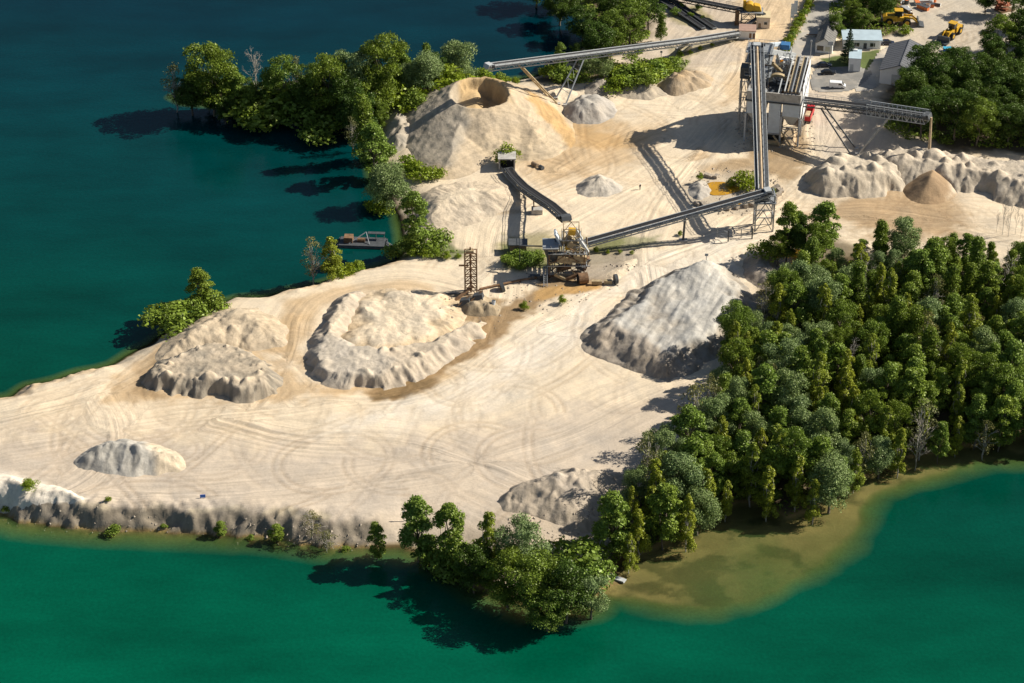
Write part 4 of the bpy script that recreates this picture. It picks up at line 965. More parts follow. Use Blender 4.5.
def conveyor(name, label, pts, w=2.2, th=1.5, walk=1, rail=True, frame=STEEL, load=True, belt=BELT, cat='conveyor', chord=.26, railm=None, step=2.4, walk2=False):
    """pts: belt centre line, low end first; returns root, and a function t(m along) -> frame points"""
    base = Vector((pts[0].x, pts[0].y, gz(pts[0].x, pts[0].y))); root = empty(name, base, 0, label, cat)
    L = [0.0]
    for a, b in zip(pts, pts[1:]): L.append(L[-1]+(b-a).length)
    def at(s):
        s = min(max(s, 0), L[-1]); i = 0
        while i < len(L)-2 and s > L[i+1]: i += 1
        t = (s-L[i])/(L[i+1]-L[i]); p = pts[i].lerp(pts[i+1], t); d = (pts[i+1]-pts[i]).normalized()
        a = d.cross(Vector((0, 0, 1))).normalized(); n = a.cross(d).normalized(); return p, d, a, n
    N = max(2, int(L[-1]/step)); st = [at(L[-1]*k/N) for k in range(N+1)]
    tr = MB(base); wk = MB(base); rl = {-1: MB(base), 1: MB(base)}; bt = MB(base); ld = MB(base); ro = MB(base)
    r0 = random.Random(len(label))
    for k in range(N+1):
        p, d, a, n = st[k]
        for sgn in (-1, 1):
            q = p+a*sgn*w/2
            tr.bar(q-n*.05, q-n*th, .13)
            if k < N:
                p2, d2, a2, n2 = st[k+1]; q2 = p2+a2*sgn*w/2
                tr.bar(q, q2, chord, chord*1.3); tr.bar(q-n*th, q2-n2*th, chord)
                if k % 2: tr.bar(q, q2-n2*th, .11)
                else: tr.bar(q-n*th, q2, .11)
        tr.bar(p-a*w/2-n*th, p+a*w/2-n*th, .12)
        if k < N:
            p2, d2, a2, n2 = st[k+1]
            c = [p-a*w*.34+n*.16, p-n*.02+a*0, p+a*w*.34+n*.16]; c2 = [p2-a2*w*.34+n2*.16, p2-n2*.02, p2+a2*w*.34+n2*.16]
            dn = n*.06
            bt.hexa([c[0]-dn, c[1]-dn, c2[1]-dn, c2[0]-dn, c[0], c[1], c2[1], c2[0]]); bt.hexa([c[1]-dn, c[2]-dn, c2[2]-dn, c2[1]-dn, c[1], c[2], c2[2], c2[1]])
            bt.bar(p-n*th*.6, p2-n2*th*.6, w*.62, .05)
            if load:
                hh = .22+.05*r0.random(); e = w*.17
                ld.raw([p-a*e+n*.09, p+n*hh, p+a*e+n*.09, p2-a2*e+n2*.09, p2+n2*hh, p2+a2*e+n2*.09], [(0, 1, 4, 3), (1, 2, 5, 4), (0, 2, 1), (3, 4, 5), (0, 3, 5, 2)])
            for sgn in ([walk] if not walk2 else [-1, 1]):
                if not sgn: continue
                o1 = a*sgn*(w/2+.55); o2 = a2*sgn*(w/2+.55)
                wk.bar(p+o1-n*.35, p2+o2-n2*.35, .75, .08)
                if rail:
                    e1 = a*sgn*(w/2+.92); e2 = a2*sgn*(w/2+.92)
                    rl[sgn].bar(p+e1-n*.3, p+e1+n*.75, .07); rl[sgn].bar(p+e1+n*.75, p2+e2+n2*.75, .08); rl[sgn].bar(p+e1+n*.25, p2+e2+n2*.25, .06)
    tr.build('frame', frame, root); bt.build('belt', belt, root)
    if load: ld.build('sand_on_belt', SANDM, root)
    if wk.v:
        wk.build('walkway', DARKS, root)
        for q_ in rl.values():
            if q_.v: q_.build('handrail', railm or frame, root)
    for s_, nm in ((0, 'tail_drum'), (L[-1], 'head_drum')):
        p, d, a, n = at(s_); h = MB(base); h.cyl(p-a*w*.45-n*.25, p+a*w*.45-n*.25, .38, 14); h.box; h.build(nm, DARKS, root)
    p, d, a, n = at(L[-1]-.5); h = MB(base)
    h.hexa([p-a*w*.6-n*.9-d*1.0, p+a*w*.6-n*.9-d*1.0, p+a*w*.6-n*.9+d*1.3, p-a*w*.6-n*.9+d*1.3, p-a*w*.6+n*.5-d*.7, p+a*w*.6+n*.5-d*.7, p+a*w*.6+n*.35+d*1.0, p-a*w*.6+n*.35+d*1.0])
    h.build('head_cover', frame, root, .06)
    m = MB(base); m.box(*(lambda c: (c.x-.5, c.x+.5, c.y-.4, c.y+.4, c.z, c.z+.8))(p+a*(w*.5+.9)*(walk or 1)-n*.2)); m.build('drive_motor', DARKS, root)
    return root, at, L[-1], base
def trestle(root, base, at, s, foot, spread, th, w, m, r=.2, braces=2, topspread=None):
    p, d, a, n = at(s); leg = []
    for sgn in (-1, 1):
        t = p+a*sgn*w/2*.95-n*th; f = Vector(foot)+a*sgn*spread/2; f.z = top(f.x, f.y)-.3
        MB(base).bar(f, t, r*1.5, r*1.5, up=(0, 1, 0.2)).build('leg', m, root); leg.append((f, t))
    b = MB(base)
    for k in range(1, braces+1):
        u = k/(braces+1); v = (k+1)/(braces+1)
        b.bar(leg[0][0].lerp(leg[0][1], u), leg[1][0].lerp(leg[1][1], u), .12)
        if k < braces+1 and braces > 1: b.bar(leg[0][0].lerp(leg[0][1], u-.25*0), leg[1][0].lerp(leg[1][1], min(v, 1)), .1)
    b.build('brace', m, root)
    for f, t in leg: MB(base).box(f.x-.6, f.x+.6, f.y-.6, f.y+.6, f.z-.2, f.z+.55).build('footing', CONC, root)
def s_at_px(at, L, px):
    lo = min(range(201), key=lambda k: abs(px_of(*at(L*k/200)[0])[0]-px)); return L*lo/200
# --- far stacker conveyor over the crater mound
r1, a1, L1, b1 = conveyor('conveyor', 'longest light grey conveyor reaching left over the crater mound, on splayed legs', [PT(737,40,32), PT(700,52,38), PT(488,125,65)], 2.0, 1.5, -1, True, STEELW, False)
foot = G(557,103)
for px in (521, 582): trestle(r1, b1, a1, s_at_px(a1, L1, px), foot+Vector((1.0 if px > 550 else -1.0, 0, 0)), 4.5, 1.6, 2.4, TANS if px < 550 else STEEL, .24, 3)
trestle(r1, b1, a1, s_at_px(a1, L1, 609), G(609,78), 3.0, 1.6, 2.4, RUST, .2, 1)
trestle(r1, b1, a1, s_at_px(a1, L1, 691), G(681,50), 2.4, 1.6, 2.4, CONC, .5, 0)
# --- steep main conveyor down to the transfer tower
TT = G(763,229)
lo2 = PT(762,229,189); hi2 = PT(757,126,44)
r2, a2, L2, b2 = conveyor('conveyor', 'steep wide main conveyor climbing from the transfer tower to the top of the white plant', [lo2, hi2], 1.8, 1.7, 1, True, STEELW, True, walk2=True, chord=.24)
# --- transfer tower
tw = empty('transfer_tower', (TT.x, TT.y, gz(TT.x, TT.y)), 0, 'open steel transfer tower where the two middle conveyors meet', 'tower')
bz = Vector(tw.location); HT = lo2.z-bz.z-1.2
def lattice(root, base, x0, x1, y0, y1, levels, m, r=.22, cross=True, legname='leg', rb=None):
    cs = [(x0, y0), (x1, y0), (x1, y1), (x0, y1)]; rb = rb or r*.55
    for x, y in cs: MB(base).bar((x, y, levels[0]), (x, y, levels[-1]), r).build(legname, m, root)
    b = MB(base)
    for i, z in enumerate(levels[1:]):
        for k in range(4):
            (xa, ya), (xb, yb) = cs[k], cs[(k+1) % 4]; b.bar((xa, ya, z), (xb, yb, z), rb*1.2)
            if cross:
                mx, my = (xa+xb)/2, (ya+yb)/2; z0 = levels[i]
                b.bar((xa, ya, z0+.2), (mx, my, z-.1), rb); b.bar((xb, yb, z0+.2), (mx, my, z-.1), rb)
    b.build('bracing', m, root)
X0, Y0, Z0 = bz
lattice(tw, bz, X0-2.4, X0+2.4, Y0-1.8, Y0+2.4, [Z0-.3, Z0+4.3, Z0+8.6, Z0+HT], STEEL, .34)
MB(bz).box(X0-2.8, X0+2.8, Y0-2.3, Y0+2.8, Z0+8.6, Z0+8.85).build('platform', STEEL, tw)
MB(bz).box(X0-1.4, X0+1.2, Y0-1.2, Y0+1.5, Z0+8.9, Z0+11.2).build('motor_housing', DARKS, tw, .1)
MB(bz).frus(X0-.7, X0+.7, Y0-.7, Y0+.7, Z0+11.3, X0-1.5, X0+1.5, Y0-1.4, Y0+1.4, Z0+HT+.2).build('chute', STEELW, tw)
h = MB(bz)
for z in (Z0+9.9,):
    for (xa, ya), (xb, yb) in [((X0-2.8,Y0-2.3),(X0+2.8,Y0-2.3)), ((X0+2.8,Y0-2.3),(X0+2.8,Y0+2.8)), ((X0-2.8,Y0-2.3),(X0-2.8,Y0+2.8))]: h.bar((xa,ya,z),(xb,yb,z),.08); h.bar((xa,ya,z-1),(xa,ya,z),.08); h.bar((xb,yb,z-1),(xb,yb,z),.08)
h.build('handrail', STEEL, tw)
# --- middle conveyor from the screening machine to the transfer tower
r3, a3, L3, b3 = conveyor('conveyor', 'middle conveyor rising from the rusty screening machine to the transfer tower', [PT(586,252,241), PT(769,232,190)], 2.0, 1.4, 1, False, STEELW, False)
p, d, a, n = a3(s_at_px(a3, L3, 684)); f = Vector((p.x, p.y, gz(p.x, p.y)))
MB(b3).bar(f-Vector((0, 0, .3)), p-n*1.5, .55).build('support_post', DARKS, r3); MB(b3).box(f.x-1.1, f.x+1.1, f.y-.8, f.y+.8, f.z-.2, f.z+.4).build('footing', CONC, r3)
# --- right discharge conveyor
r4, a4, L4, b4 = conveyor('conveyor', 'right-hand conveyor from the plant to the long ridge, with fenced head end over the wood', [PT(799,133,98), PT(868,151,106), PT(928,166,115)], 2.2, 2.0, 1, True, DARKS, False, walk2=True, railm=STEEL)
foot = G(856,151)
trestle(r4, b4, a4, s_at_px(a4, L4, 822), foot+Vector((-.6,0,0)), 3.6, 2.0, 2.2, DARKS, .24, 2)
trestle(r4, b4, a4, s_at_px(a4, L4, 890), foot+Vector((1.2,0,0)), 3.6, 2.0, 2.2, STEEL, .24, 2)
gal = MB(b4)
for k in range(13):
    s0 = L4*.55+L4*.44*k/13; s1 = L4*.55+L4*.44*(k+1)/13; p0, d0, a0, n0 = a4(s0); p1_, d1, a1_, n1 = a4(s1)
    for sg in (-1, 1):
        u0 = p0+a0*sg*1.35; u1 = p1_+a1_*sg*1.35
        gal.bar(u0-n0*2.3, u0+n0*1.0, .16); gal.bar(u0+n0*1.0, u1+n1*1.0, .16); gal.bar(u0-n0*2.3, u1-n1*2.3, .2); gal.bar(u0-n0*2.3 if k % 2 else u0+n0*.2, u1+n1*.2 if k % 2 else u1-n1*2.3, .14)
gal.build('head_gallery', STEELW, r4)
p, d, a, n = a4(L4); c_ = G(929,168)
fs = MB(b4); q = p+d*1.0-n*.6; segs = 12; zb = top(q.x, q.y)+.1
for k in range(segs):
    z0_ = q.z+(zb-q.z)*k/segs; z1_ = q.z+(zb-q.z)*(k+1)/segs; t0_ = k/segs; t1_ = (k+1)/segs
    fs.cyl((q.x+.4*t0_, q.y, z0_), (q.x+.4*t1_, q.y, z1_), .30+.16*t0_, 7, .30+.16*t1_)
fs.build('falling_sand', SANDM, r4)
# --- curved feed conveyor from the loading hopper
r5, a5, L5, b5 = conveyor('conveyor', 'dark curved feed conveyor from the hopper box up to the screening machine', [PT(508,173,168), PT(514,181,176), PT(524,194,186), PT(537,211,195), PT(551,230,204), PT(566,252,217)], 2.3, 1.3, 1, True, DARKS, False)
trestle(r5, b5, a5, s_at_px(a5, L5, 537), G(537,213), 1.6, 1.3, 2.3, RUST, .22, 1)
fp = G(537,214); MB(b5).box(fp.x-1.5, fp.x+1.5, fp.y-1.2, fp.y+1.2, fp.z-.3, fp.z+1.8).build('pier', CONC, r5)
# hopper box
hp = G(507,170); hb = empty('loading_hopper', (hp.x, hp.y, gz(hp.x, hp.y)), 0, 'dark open-fronted hopper box set into the sand slope under the single bush', 'hopper')
o = Vector(hb.location)
MB(o).box(o.x-2.3, o.x-1.9, o.y-.5, o.y+3.5, o.z-.5, o.z+3.4).box(o.x+1.9, o.x+2.3, o.y-.5, o.y+3.5, o.z-.5, o.z+3.4).box(o.x-2.3, o.x+2.3, o.y+3.5, o.y+3.9, o.z-.5, o.z+3.4).build('side_walls', CONC, hb)
MB(o).box(o.x-2.5, o.x+2.5, o.y-.7, o.y+4.0, o.z+3.4, o.z+3.7).build('roof_slab', CONC, hb)
MB(o).box(o.x-1.88, o.x+1.88, o.y+1.2, o.y+3.4, o.z-.3, o.z+3.3).build('feeder_box', DARK, hb)
MB(o).box(o.x+1.0, o.x+1.4, o.y+1.0, o.y+1.15, o.z+2.2, o.z+2.6).build('lamp', WHITE_P, hb)
# two low dark bands at the top edge, made with conveyor parts
g0, g1 = G(661,0), G(708,30)
for i, (dx, lab) in enumerate([(-1.6, 'left dark ground-level conveyor of the pair on the sand near the top edge'), (1.9, 'right dark ground-level conveyor of the pair on the sand near the top edge')]):
    P0 = Vector((g1.x+dx, g1.y, LZ+.8)); P1 = Vector((g0.x+dx-6, g0.y+12, LZ+1.0))
    conveyor('dark_ground_band', lab, [P0, P1], 1.7, .7, 0, False, DARKS, False)
r6, a6, L6, b6 = conveyor('conveyor', 'short high conveyor entering from the top edge to the yellow crusher', [PT(742,25,9), PT(690,8,-1), PT(620,-12,-16)], 2.0, 1.2, 1, True, DARKS, False)
# --- lattice tower
lt = G(471,293); LTR = empty('lattice_tower', (lt.x, lt.y, top(lt.x, lt.y)), 0, 'rusty three-post lattice tower standing alone beside the muddy rubble heap', 'tower')
b = Vector(LTR.location); H = 12.0
lattice(LTR, b, b.x-1.5, b.x+1.5, b.y-1.1, b.y+1.1, [b.z-.5]+[b.z+H*k/6 for k in range(1, 7)], RUST, .3)
MB(b).bar((b.x, b.y, b.z), (b.x-.1, b.y, b.z+H+1.2), .42).build('centre_post', RUST, LTR)
MB(b).bar((b.x-3.0, b.y, b.z+H*.66), (b.x-.6, b.y, b.z+H*.66), .35).build('side_arm', RUST, LTR)
MB(b).box(b.x-1.2, b.x+.8, b.y-.7, b.y+.7, b.z+H-.2, b.z+H+.5).build('head_plate', TANS, LTR, .05)
MB(b).bar((b.x-4.5, b.y-4.5, b.z-.2), (b.x+.5, b.y-.5, b.z+2.2), .9, .3).build('fallen_chute', RUST, LTR)
# debris round the tower
dr = random.Random(4)
for i, (a_, b_, lab) in enumerate([(465,308,'tilted dark steel plate leaning on the rubble heap, left side'), (478,306,'dark steel box sunk in the rubble heap'), (493,310,'pale blue-white barrel on the rubble heap'), (502,290,'dark tilted steel tank end beside the pipe run')]):
    q = G(a_, b_); z = top(q.x, q.y); e = empty('scrap_plate' if i in (0, 1) else ('barrel' if i == 2 else 'tank_end'), (q.x, q.y, z), 0, lab, 'scrap'); c = Vector(e.location); m = MB(c)
    if i == 2: m.cyl((c.x, c.y, c.z-.1), (c.x+.2, c.y, c.z+1.1), .5).build('drum', BLUEW, e); MB(c).cyl((c.x+.2, c.y, c.z+1.11), (c.x+.21, c.y, c.z+1.2), .42).build('lid', DARKS, e)
    elif i == 3: m.cyl((c.x-.3, c.y, c.z+.9), (c.x+.5, c.y+.2, c.z+1.1), 1.3, 16).build('shell', DARKS, e); MB(c).cyl((c.x-.55, c.y-.05, c.z+.85), (c.x-.32, c.y, c.z+.9), .5).build('flange', RUST, e)
    else:
        m.hexa([(c.x-1.6,c.y-.8,c.z-.2),(c.x+1.3,c.y-.9,c.z-.2),(c.x+1.6,c.y+.9,c.z+.4),(c.x-1.2,c.y+1.0,c.z+.4),(c.x-1.3,c.y-.4,c.z+1.2),(c.x+1.0,c.y-.5,c.z+1.5),(c.x+1.2,c.y+.7,c.z+1.9),(c.x-.9,c.y+.8,c.z+1.4)]).build('plate', DARKS, e)
        MB(c).bar((c.x-1.8,c.y-1,c.z+.1),(c.x+1.2,c.y+.6,c.z+2.1),.25).build('strut', RUST, e)
pr = [(405,302),(425,300),(445,297),(462,296)]; pr2 = [(480,291),(500,286),(520,282),(540,279),(556,278)]
for pts, lab in ((pr, 'thin pipe run on the sand left of the lattice tower'), (pr2, 'dark pipe run on the ground between lattice tower and screening machine')):
    q = G(*pts[0]); e = empty('pipeline', (q.x, q.y, gz(q.x, q.y)), 0, lab, 'pipeline'); c = Vector(e.location); m = MB(c); sp = MB(c)
    for (a_, b_), (c2, d2) in zip(pts, pts[1:]):
        u = G(a_, b_); v = G(c2, d2); u.z = gz(u.x, u.y)+.5; v.z = gz(v.x, v.y)+.5; m.cyl(u, v, .28, 8); sp.box(u.x-.3, u.x+.3, u.y-.6, u.y+.6, u.z-.7, u.z-.25)
    m.build('pipe', RUST if pts is pr2 else DARKS, e); sp.build('sleepers', WOODM, e)
# --- screening machine
sm = G(570,272); SMR = empty('screening_machine', (sm.x, sm.y, gz(sm.x, sm.y)), 0, 'tall rusty screening and washing machine with many decks, where the curved conveyor ends', 'machine')
b = Vector(SMR.location)
def LB(): return MB((0, 0, 0))
def lat2(root, x0, x1, y0, y1, levels, m, r=.22, nm='column'):
    lattice(root, (0, 0, 0), x0, x1, y0, y1, levels, m, r, True, nm)
lat2(SMR, -5.5, 3.5, -3.5, 3.5, [-.3, 3.6, 7.0], RUST, .28)
lat2(SMR, -1.8, 2.2, -1.6, 2.4, [7.0, 10.0, 13.2], TANS, .24)
for z, x0, x1, y0, y1 in ((3.6,-6,5,-4,4), (7.0,-5.8,4.4,-3.8,3.8), (10.0,-2.3,2.8,-2,2.9)):
    m = LB()                                            # open grating decks: edge beams and spaced planks
    m.box(x0, x1, y0, y0+.2, z, z+.2).box(x0, x1, y1-.2, y1, z, z+.2)
    xx = x0
    while xx < x1-.3: m.box(xx, xx+.28, y0+.2, y1-.2, z+.02, z+.14); xx += .28+(.25 if int(xx*3) % 3 else .9)
    m.build('deck', STEEL, SMR)
for z, x0, x1, y0, y1 in ((4.7,-6,5,-4,4), (8.1,-5.8,4.4,-3.8,3.8), (11.1,-2.3,2.8,-2,2.9)):
    m = LB()
    for (xa, ya), (xb, yb) in (((x0,y0),(x1,y0)), ((x1,y0),(x1,y1)), ((x0,y0),(x0,y1))):
        m.bar((xa,ya,z),(xb,yb,z),.08)
        for k in range(6): xx = xa+(xb-xa)*k/5; yy = ya+(yb-ya)*k/5; m.bar((xx,yy,z-1.05),(xx,yy,z),.07)
    m.build('handrail', TANS, SMR)
def tiltbox(x, y, z, lx, ly, lz, tx, tz=0):
    M = Matrix.Translation((x, y, z)) @ Matrix.Rotation(tz, 4, 'Z') @ Matrix.Rotation(tx, 4, 'Y')
    return [M @ Vector(v) for v in [(-lx,-ly,-lz),(lx,-ly,-lz),(lx,ly,-lz),(-lx,ly,-lz),(-lx,-ly,lz),(lx,-ly,lz),(lx,ly,lz),(-lx,ly,lz)]]
for x, y, z, lx, ly, lz, tx, m, nm in [(-1.5,-2.2,5.2,1.9,1.3,.9,.22,TANS,'screen_box'), (2.3,-2.2,5.4,1.7,1.2,.9,.2,TANS,'screen_box'), (-1.6,-1.4,2.0,1.8,1.0,.5,-.3,RUST,'screen_box'), (2.6,-1.4,2.1,1.2,.9,.5,.4,DARKS,'screen_box'),
   (.6,-1.2,8.6,1.4,1.2,.9,.5,TANS,'chute'), (1.9,-.6,11.2,.5,.6,1.7,-.5,STEELW,'chute'), (-1.0,.2,9.2,.5,.9,1.7,.6,TANS,'chute'), (3.2,-1.5,8.6,.35,.6,2.4,-.55,STEELW,'chute'), (.3,-1.0,12.3,.9,.9,.7,.1,YEL,'gearbox'), (-.7,-1.8,8.1,.6,.5,.5,.1,YEL,'gearbox'),
   (-2.6,-4.8,1.1,1.7,.5,.35,.5,TANS,'spout'), (.5,-4.9,1.2,1.8,.5,.35,-.4,RUST,'spout'), (4.0,0,2.5,.6,1.0,1.7,.3,RUST,'chute')]:
    LB().hexa(tiltbox(x, y, z, lx, ly, lz, tx)).build(nm, m, SMR)
LB().frus(-5.6,-3.4,-2.4,.6,3.9, -7.0,-3.2,-3.4,1.8,8.4).build('feed_bin', DARKS, SMR); LB().box(-7.2,-3.0,-3.6,2.0,8.4,8.65).build('bin_rim', STEEL, SMR)
LB().hexa(tiltbox(-3.2,.5,9.6,.25,1.5,1.9,-.45)).build('splash_plate', BLUEW, SMR)
LB().cyl((2.0,-6.2,1.3),(4.4,-5.7,1.4),1.45,20).build('drum', RUST, SMR); LB().cyl((1.7,-6.25,1.3),(1.98,-6.2,1.3),1.05,20).build('drum_mouth', DARK, SMR)
LB().cyl((11.2,-6.2,1.2),(12.0,-6.0,1.2),1.3,18).build('wheel', DARKS, SMR)
LB().box(5.4,8.0,-7.2,-6.2,.1,1.1).box(8.6,10.6,-7.0,-6.1,.1,1.1).build('skid', TANS, SMR)
m = LB()
for k in range(10): m.box(-6.8+.0, -6.1, -3.9-.42*k, -3.6-.42*k, 3.5-.37*k, 3.58-.37*k)
m.bar((-6.9,-3.8,3.6),(-6.9,-8.0,0),.15).bar((-6.0,-3.8,3.6),(-6.0,-8.0,0),.15); m.build('stair', STEEL, SMR)
sr = random.Random(11); m = LB(); m2 = LB()
for k in range(75):
    x = sr.uniform(-5.5,4.5); y = sr.uniform(-3.6,1); z = sr.choice([.2,3.8,7.2,7.2,3.8]); l = sr.uniform(.8,2.6); an = sr.uniform(0,3.1)
    LB().bar((x,y,z+sr.random()*1.5),(x+l*math.cos(an),y+l*.5*math.sin(an),z+sr.random()*2.4),.14+.14*sr.random()).build('strut', [TANS,DARKS,RUST,STEEL][k % 4], SMR)

m = LB()
for k in range(14): x = sr.uniform(-11,-6); y = sr.uniform(-5,-3); m.box(x,x+sr.uniform(.5,1.6),y,y+.6,0,sr.uniform(.3,1.1))
m.build('pump_set', DARKS, SMR)
LB().bar((-6,1,6.8),(-13,2,6.4),.28).bar((-13,2,6.5),(-13,2,0),.25).build('outlet_pipe', DARKS, SMR)
# shed left of it
q = G(518,252); e = empty('pump_shed', (q.x,q.y,gz(q.x,q.y)), 0, 'small dark flat-roofed shed hidden in the thicket left of the screening machine', 'shed')
LB().box(-2.2,2.2,-1.5,1.5,-.2,2.6).build('walls', WOODM, e); LB().box(-2.5,2.5,-1.8,1.8,2.6,2.8).build('roof', DARKS, e); LB().box(-.5,.5,-1.56,-1.5,0,2).build('door', DARKS, e)
# gates south of the transfer tower
for (xa, ya, xb, yb, lab) in [(717,238,728,243,'left half of the open steel gate frame on the track below the transfer tower'), (741,238,752,239,'right half of the open steel gate frame on the track below the transfer tower')]:
    u = G(xa, ya); v = G(xb, yb); e = empty('gate_frame', (u.x,u.y,gz(u.x,u.y)), 0, lab, 'gate'); u = Vector(e.location); v.z = u.z; d_ = (v-u); c = MB(u)
    MB(u).bar(u, u+Vector((0,0,2.8)), .22).build('post', STEEL, e); MB(u).bar(v, v+Vector((0,0,3.4)), .32).build('post', DARKS, e)
    c.bar(u+Vector((0,0,2.7)), v+Vector((0,0,2.7)), .16); c.bar(u+Vector((0,0,.8)), v+Vector((0,0,2.6)), .1); c.bar(u+Vector((0,0,.8)), v+Vector((0,0,.8)), .1); c.build('frame', STEEL, e)
# ------------------------------------------------------------------ the white processing plant
O0 = G(744,141); O1 = G(793,146); dirx = (O1-O0); PANG = math.atan2(dirx.y, dirx.x); W_ = dirx.length
PL = empty('gravel_plant', (O0.x, O0.y, LZ), PANG, 'big white gravel processing plant on columns with hoppers and open roof machinery', 'plant')
Bx = lambda *a: LB().box(*a)
PL.scale = (1.09, 1.0, 1.0)
for j, y in enumerate((0, 6.5, 13, 19.5)):
    for x in (0.0, 5.2, 9.3, W_):
        if y in (0, 19.5) or x in (0.0, W_): Bx(x-.22, x+.22, y-.22, y+.22, -.2, 9).build('column', STEELW if j == 0 else CONC, PL)
m = LB()
for x0, x1 in ((0, 5.2), (9.3, W_)):
    m.bar((x0, -.05, .4), (x1, -.05, 5), .14); m.bar((x1, -.05, .4), (x0, -.05, 5), .14); m.bar((x0, 0, 5), (x1, 0, 5), .16)
m.bar((0, 0, 5.6), (W_, 0, 5.6), .18)
for y0 in (0, 6.5, 13):
    m.bar((W_, y0, .4), (W_, y0+6.5, 5.5), .14); m.bar((W_, y0+6.5, .4), (W_, y0, 5.5), .14); m.bar((W_, y0, 5.6), (W_, y0+6.5, 5.6), .18)
    m.bar((0, y0, .4), (0, y0+6.5, 5.5), .14); m.bar((0, y0, 5.6), (0, y0+6.5, 5.6), .18)
m.build('bracing', STEEL, PL)
for x0, x1, y0, y1 in ((.2,5.0,.1,6.3), (9.5,W_-.1,.1,6.3), (.2,5.0,6.8,12.8), (9.5,W_-.1,6.8,12.8)):
    Bx(x0, x1, y0, y1, 9.0, 12.9).build('silo_bin', BLUEW, PL)
    xm, ym = (x0+x1)/2, (y0+y1)/2
    LB().frus(xm-.5, xm+.5, ym-.6, ym+.6, 5.2, x0+.05, x1-.05, y0+.05, y1-.05, 8.98).build('hopper', CONC if y0 > 1 else STEELW, PL)
cor = LB(); cor.box(6.0, 9.0, -.3, 3.0, 3.6, 12.9)
for k in range(9): cor.box(6.05+k*.34, 6.18+k*.34, -.38, -.303, 3.7, 12.8)
cor.build('clad_shaft', BLUEW, PL); Bx(5.8, 9.2, -.5, 3.4, 3.2, 3.55).build('shaft_floor', STEEL, PL)
Bx(5.5, 9.2, .5, 8, 1.2, 3.1).build('dark_bay', DARK, PL)
Bx(-.35, W_+.35, -.45, 20.4, 12.95, 13.25).build('ring_walkway', DARKS, PL)
# upper storey: concrete parapet walls round an open roof
up = LB(); up.box(0, W_, -.1, .3, 13.28, 16.0).box(0, .4, .3, 20, 13.28, 15.6).box(W_-.4, W_, .3, 20, 13.28, 15.98).box(.4, W_-.4, 19.6, 20, 13.28, 16)
up.build('parapet', CONC, PL); Bx(.4, W_-.4, .3, 19.6, 13.28, 13.6).build('roof_deck', CONC, PL)
Bx(5.2, 9.0, 2.2, 8.2, 13.62, 14.0).build('roof_pit', DARKS, PL)
wallw = LB(); wallw.box(W_+.02, W_+.2, 6.9, 21.5, 5.2, 17.6); wallw.box(W_+.02, W_+.2, .2, 6.85, 8.6, 12.9); wallw.box(W_+.02, W_+.2, 3, 6.85, 13.28, 16.9)
wallw.build('white_side_wall', WHITE_P, PL)
for y, z in ((9,14.5),(13,15.2),(17,15.5),(12,9.5)):
    f = Bx(W_+.2, W_+.26, y-.5, y+.5, z-.6, z+.6).build('window', GLASS, PL)
Bx(9.6, 14, 20.1, 21.6, 0, 12.9).build('rear_tower', WHITE_P, PL)
Bx(5.0, 9.5, 20.1, 23.5, 9, 17).build('rear_cabin', WHITE_P, PL)
# roof conveyors and troughs
for x, m_ in ((9.7,STEELW),(10.6,TANS),(11.5,STEEL),(12.5,TANS),(13.5,STEELW)):
    LB().bar((x, .4, 16.6), (x, 21, 18.3), .28, .5).build('roof_rail', m_, PL)
LB().bar((11.05, .6, 16.7), (11.05, 20.6, 18.3), .6, .12).bar((13.0, .6, 16.7), (13.0, 20.6, 18.3), .7, .12).build('roof_belt', BELT, PL)
m = LB()
for k in range(11): y = .5+k*2; m.bar((9.5, y, 13.6), (9.5, y, 16.6+.08*y), .14); m.bar((13.7, y, 13.6), (13.7, y, 16.6+.08*y), .14); m.bar((9.4, y, 16.4+.085*y), (13.8, y, 16.4+.085*y), .14)
m.build('rail_supports', RUST, PL)
LB().bar((8.1, .6, 15.4), (8.1, 8.5, 16.4), .3, .6).bar((7.0, 8.6, 15.0), (9.2, 8.6, 15.0), .3, .5).build('cross_trough', STEELW, PL)
# big sand wheel: half ring of buckets
wh = LB(); NS = 20
for k in range(NS):
    t0 = math.pi*k/NS; t1 = math.pi*(k+1)/NS
    for r_, hw in ((2.7, .5),):
        c = lambda t, r, y: (6.9+r*math.cos(t), y, 14.4+r*math.sin(t))
        wh.hexa([c(t0,2.2,9.6),c(t1,2.2,9.6),c(t1,2.2,10.9),c(t0,2.2,10.9),c(t0,2.9,9.6),c(t1,2.9,9.6),c(t1,2.9,10.9),c(t0,2.9,10.9)])
wh.build('sand_wheel_rim', TANS, PL)
hb2 = LB()
for k in range(7): t0 = math.pi*(k+.5)/7; hb2.bar((6.9, 10.2, 14.4), (6.9+2.25*math.cos(t0), 10.2, 14.4+2.25*math.sin(t0)), .16)
hb2.cyl((6.9,9.7,14.4),(6.9,10.8,14.4),.5); hb2.build('sand_wheel_spokes', DARKS, PL)
Bx(3.9, 9.9, 9.2, 11.3, 13.62, 14.6).build('wheel_trough', DARKS, PL)
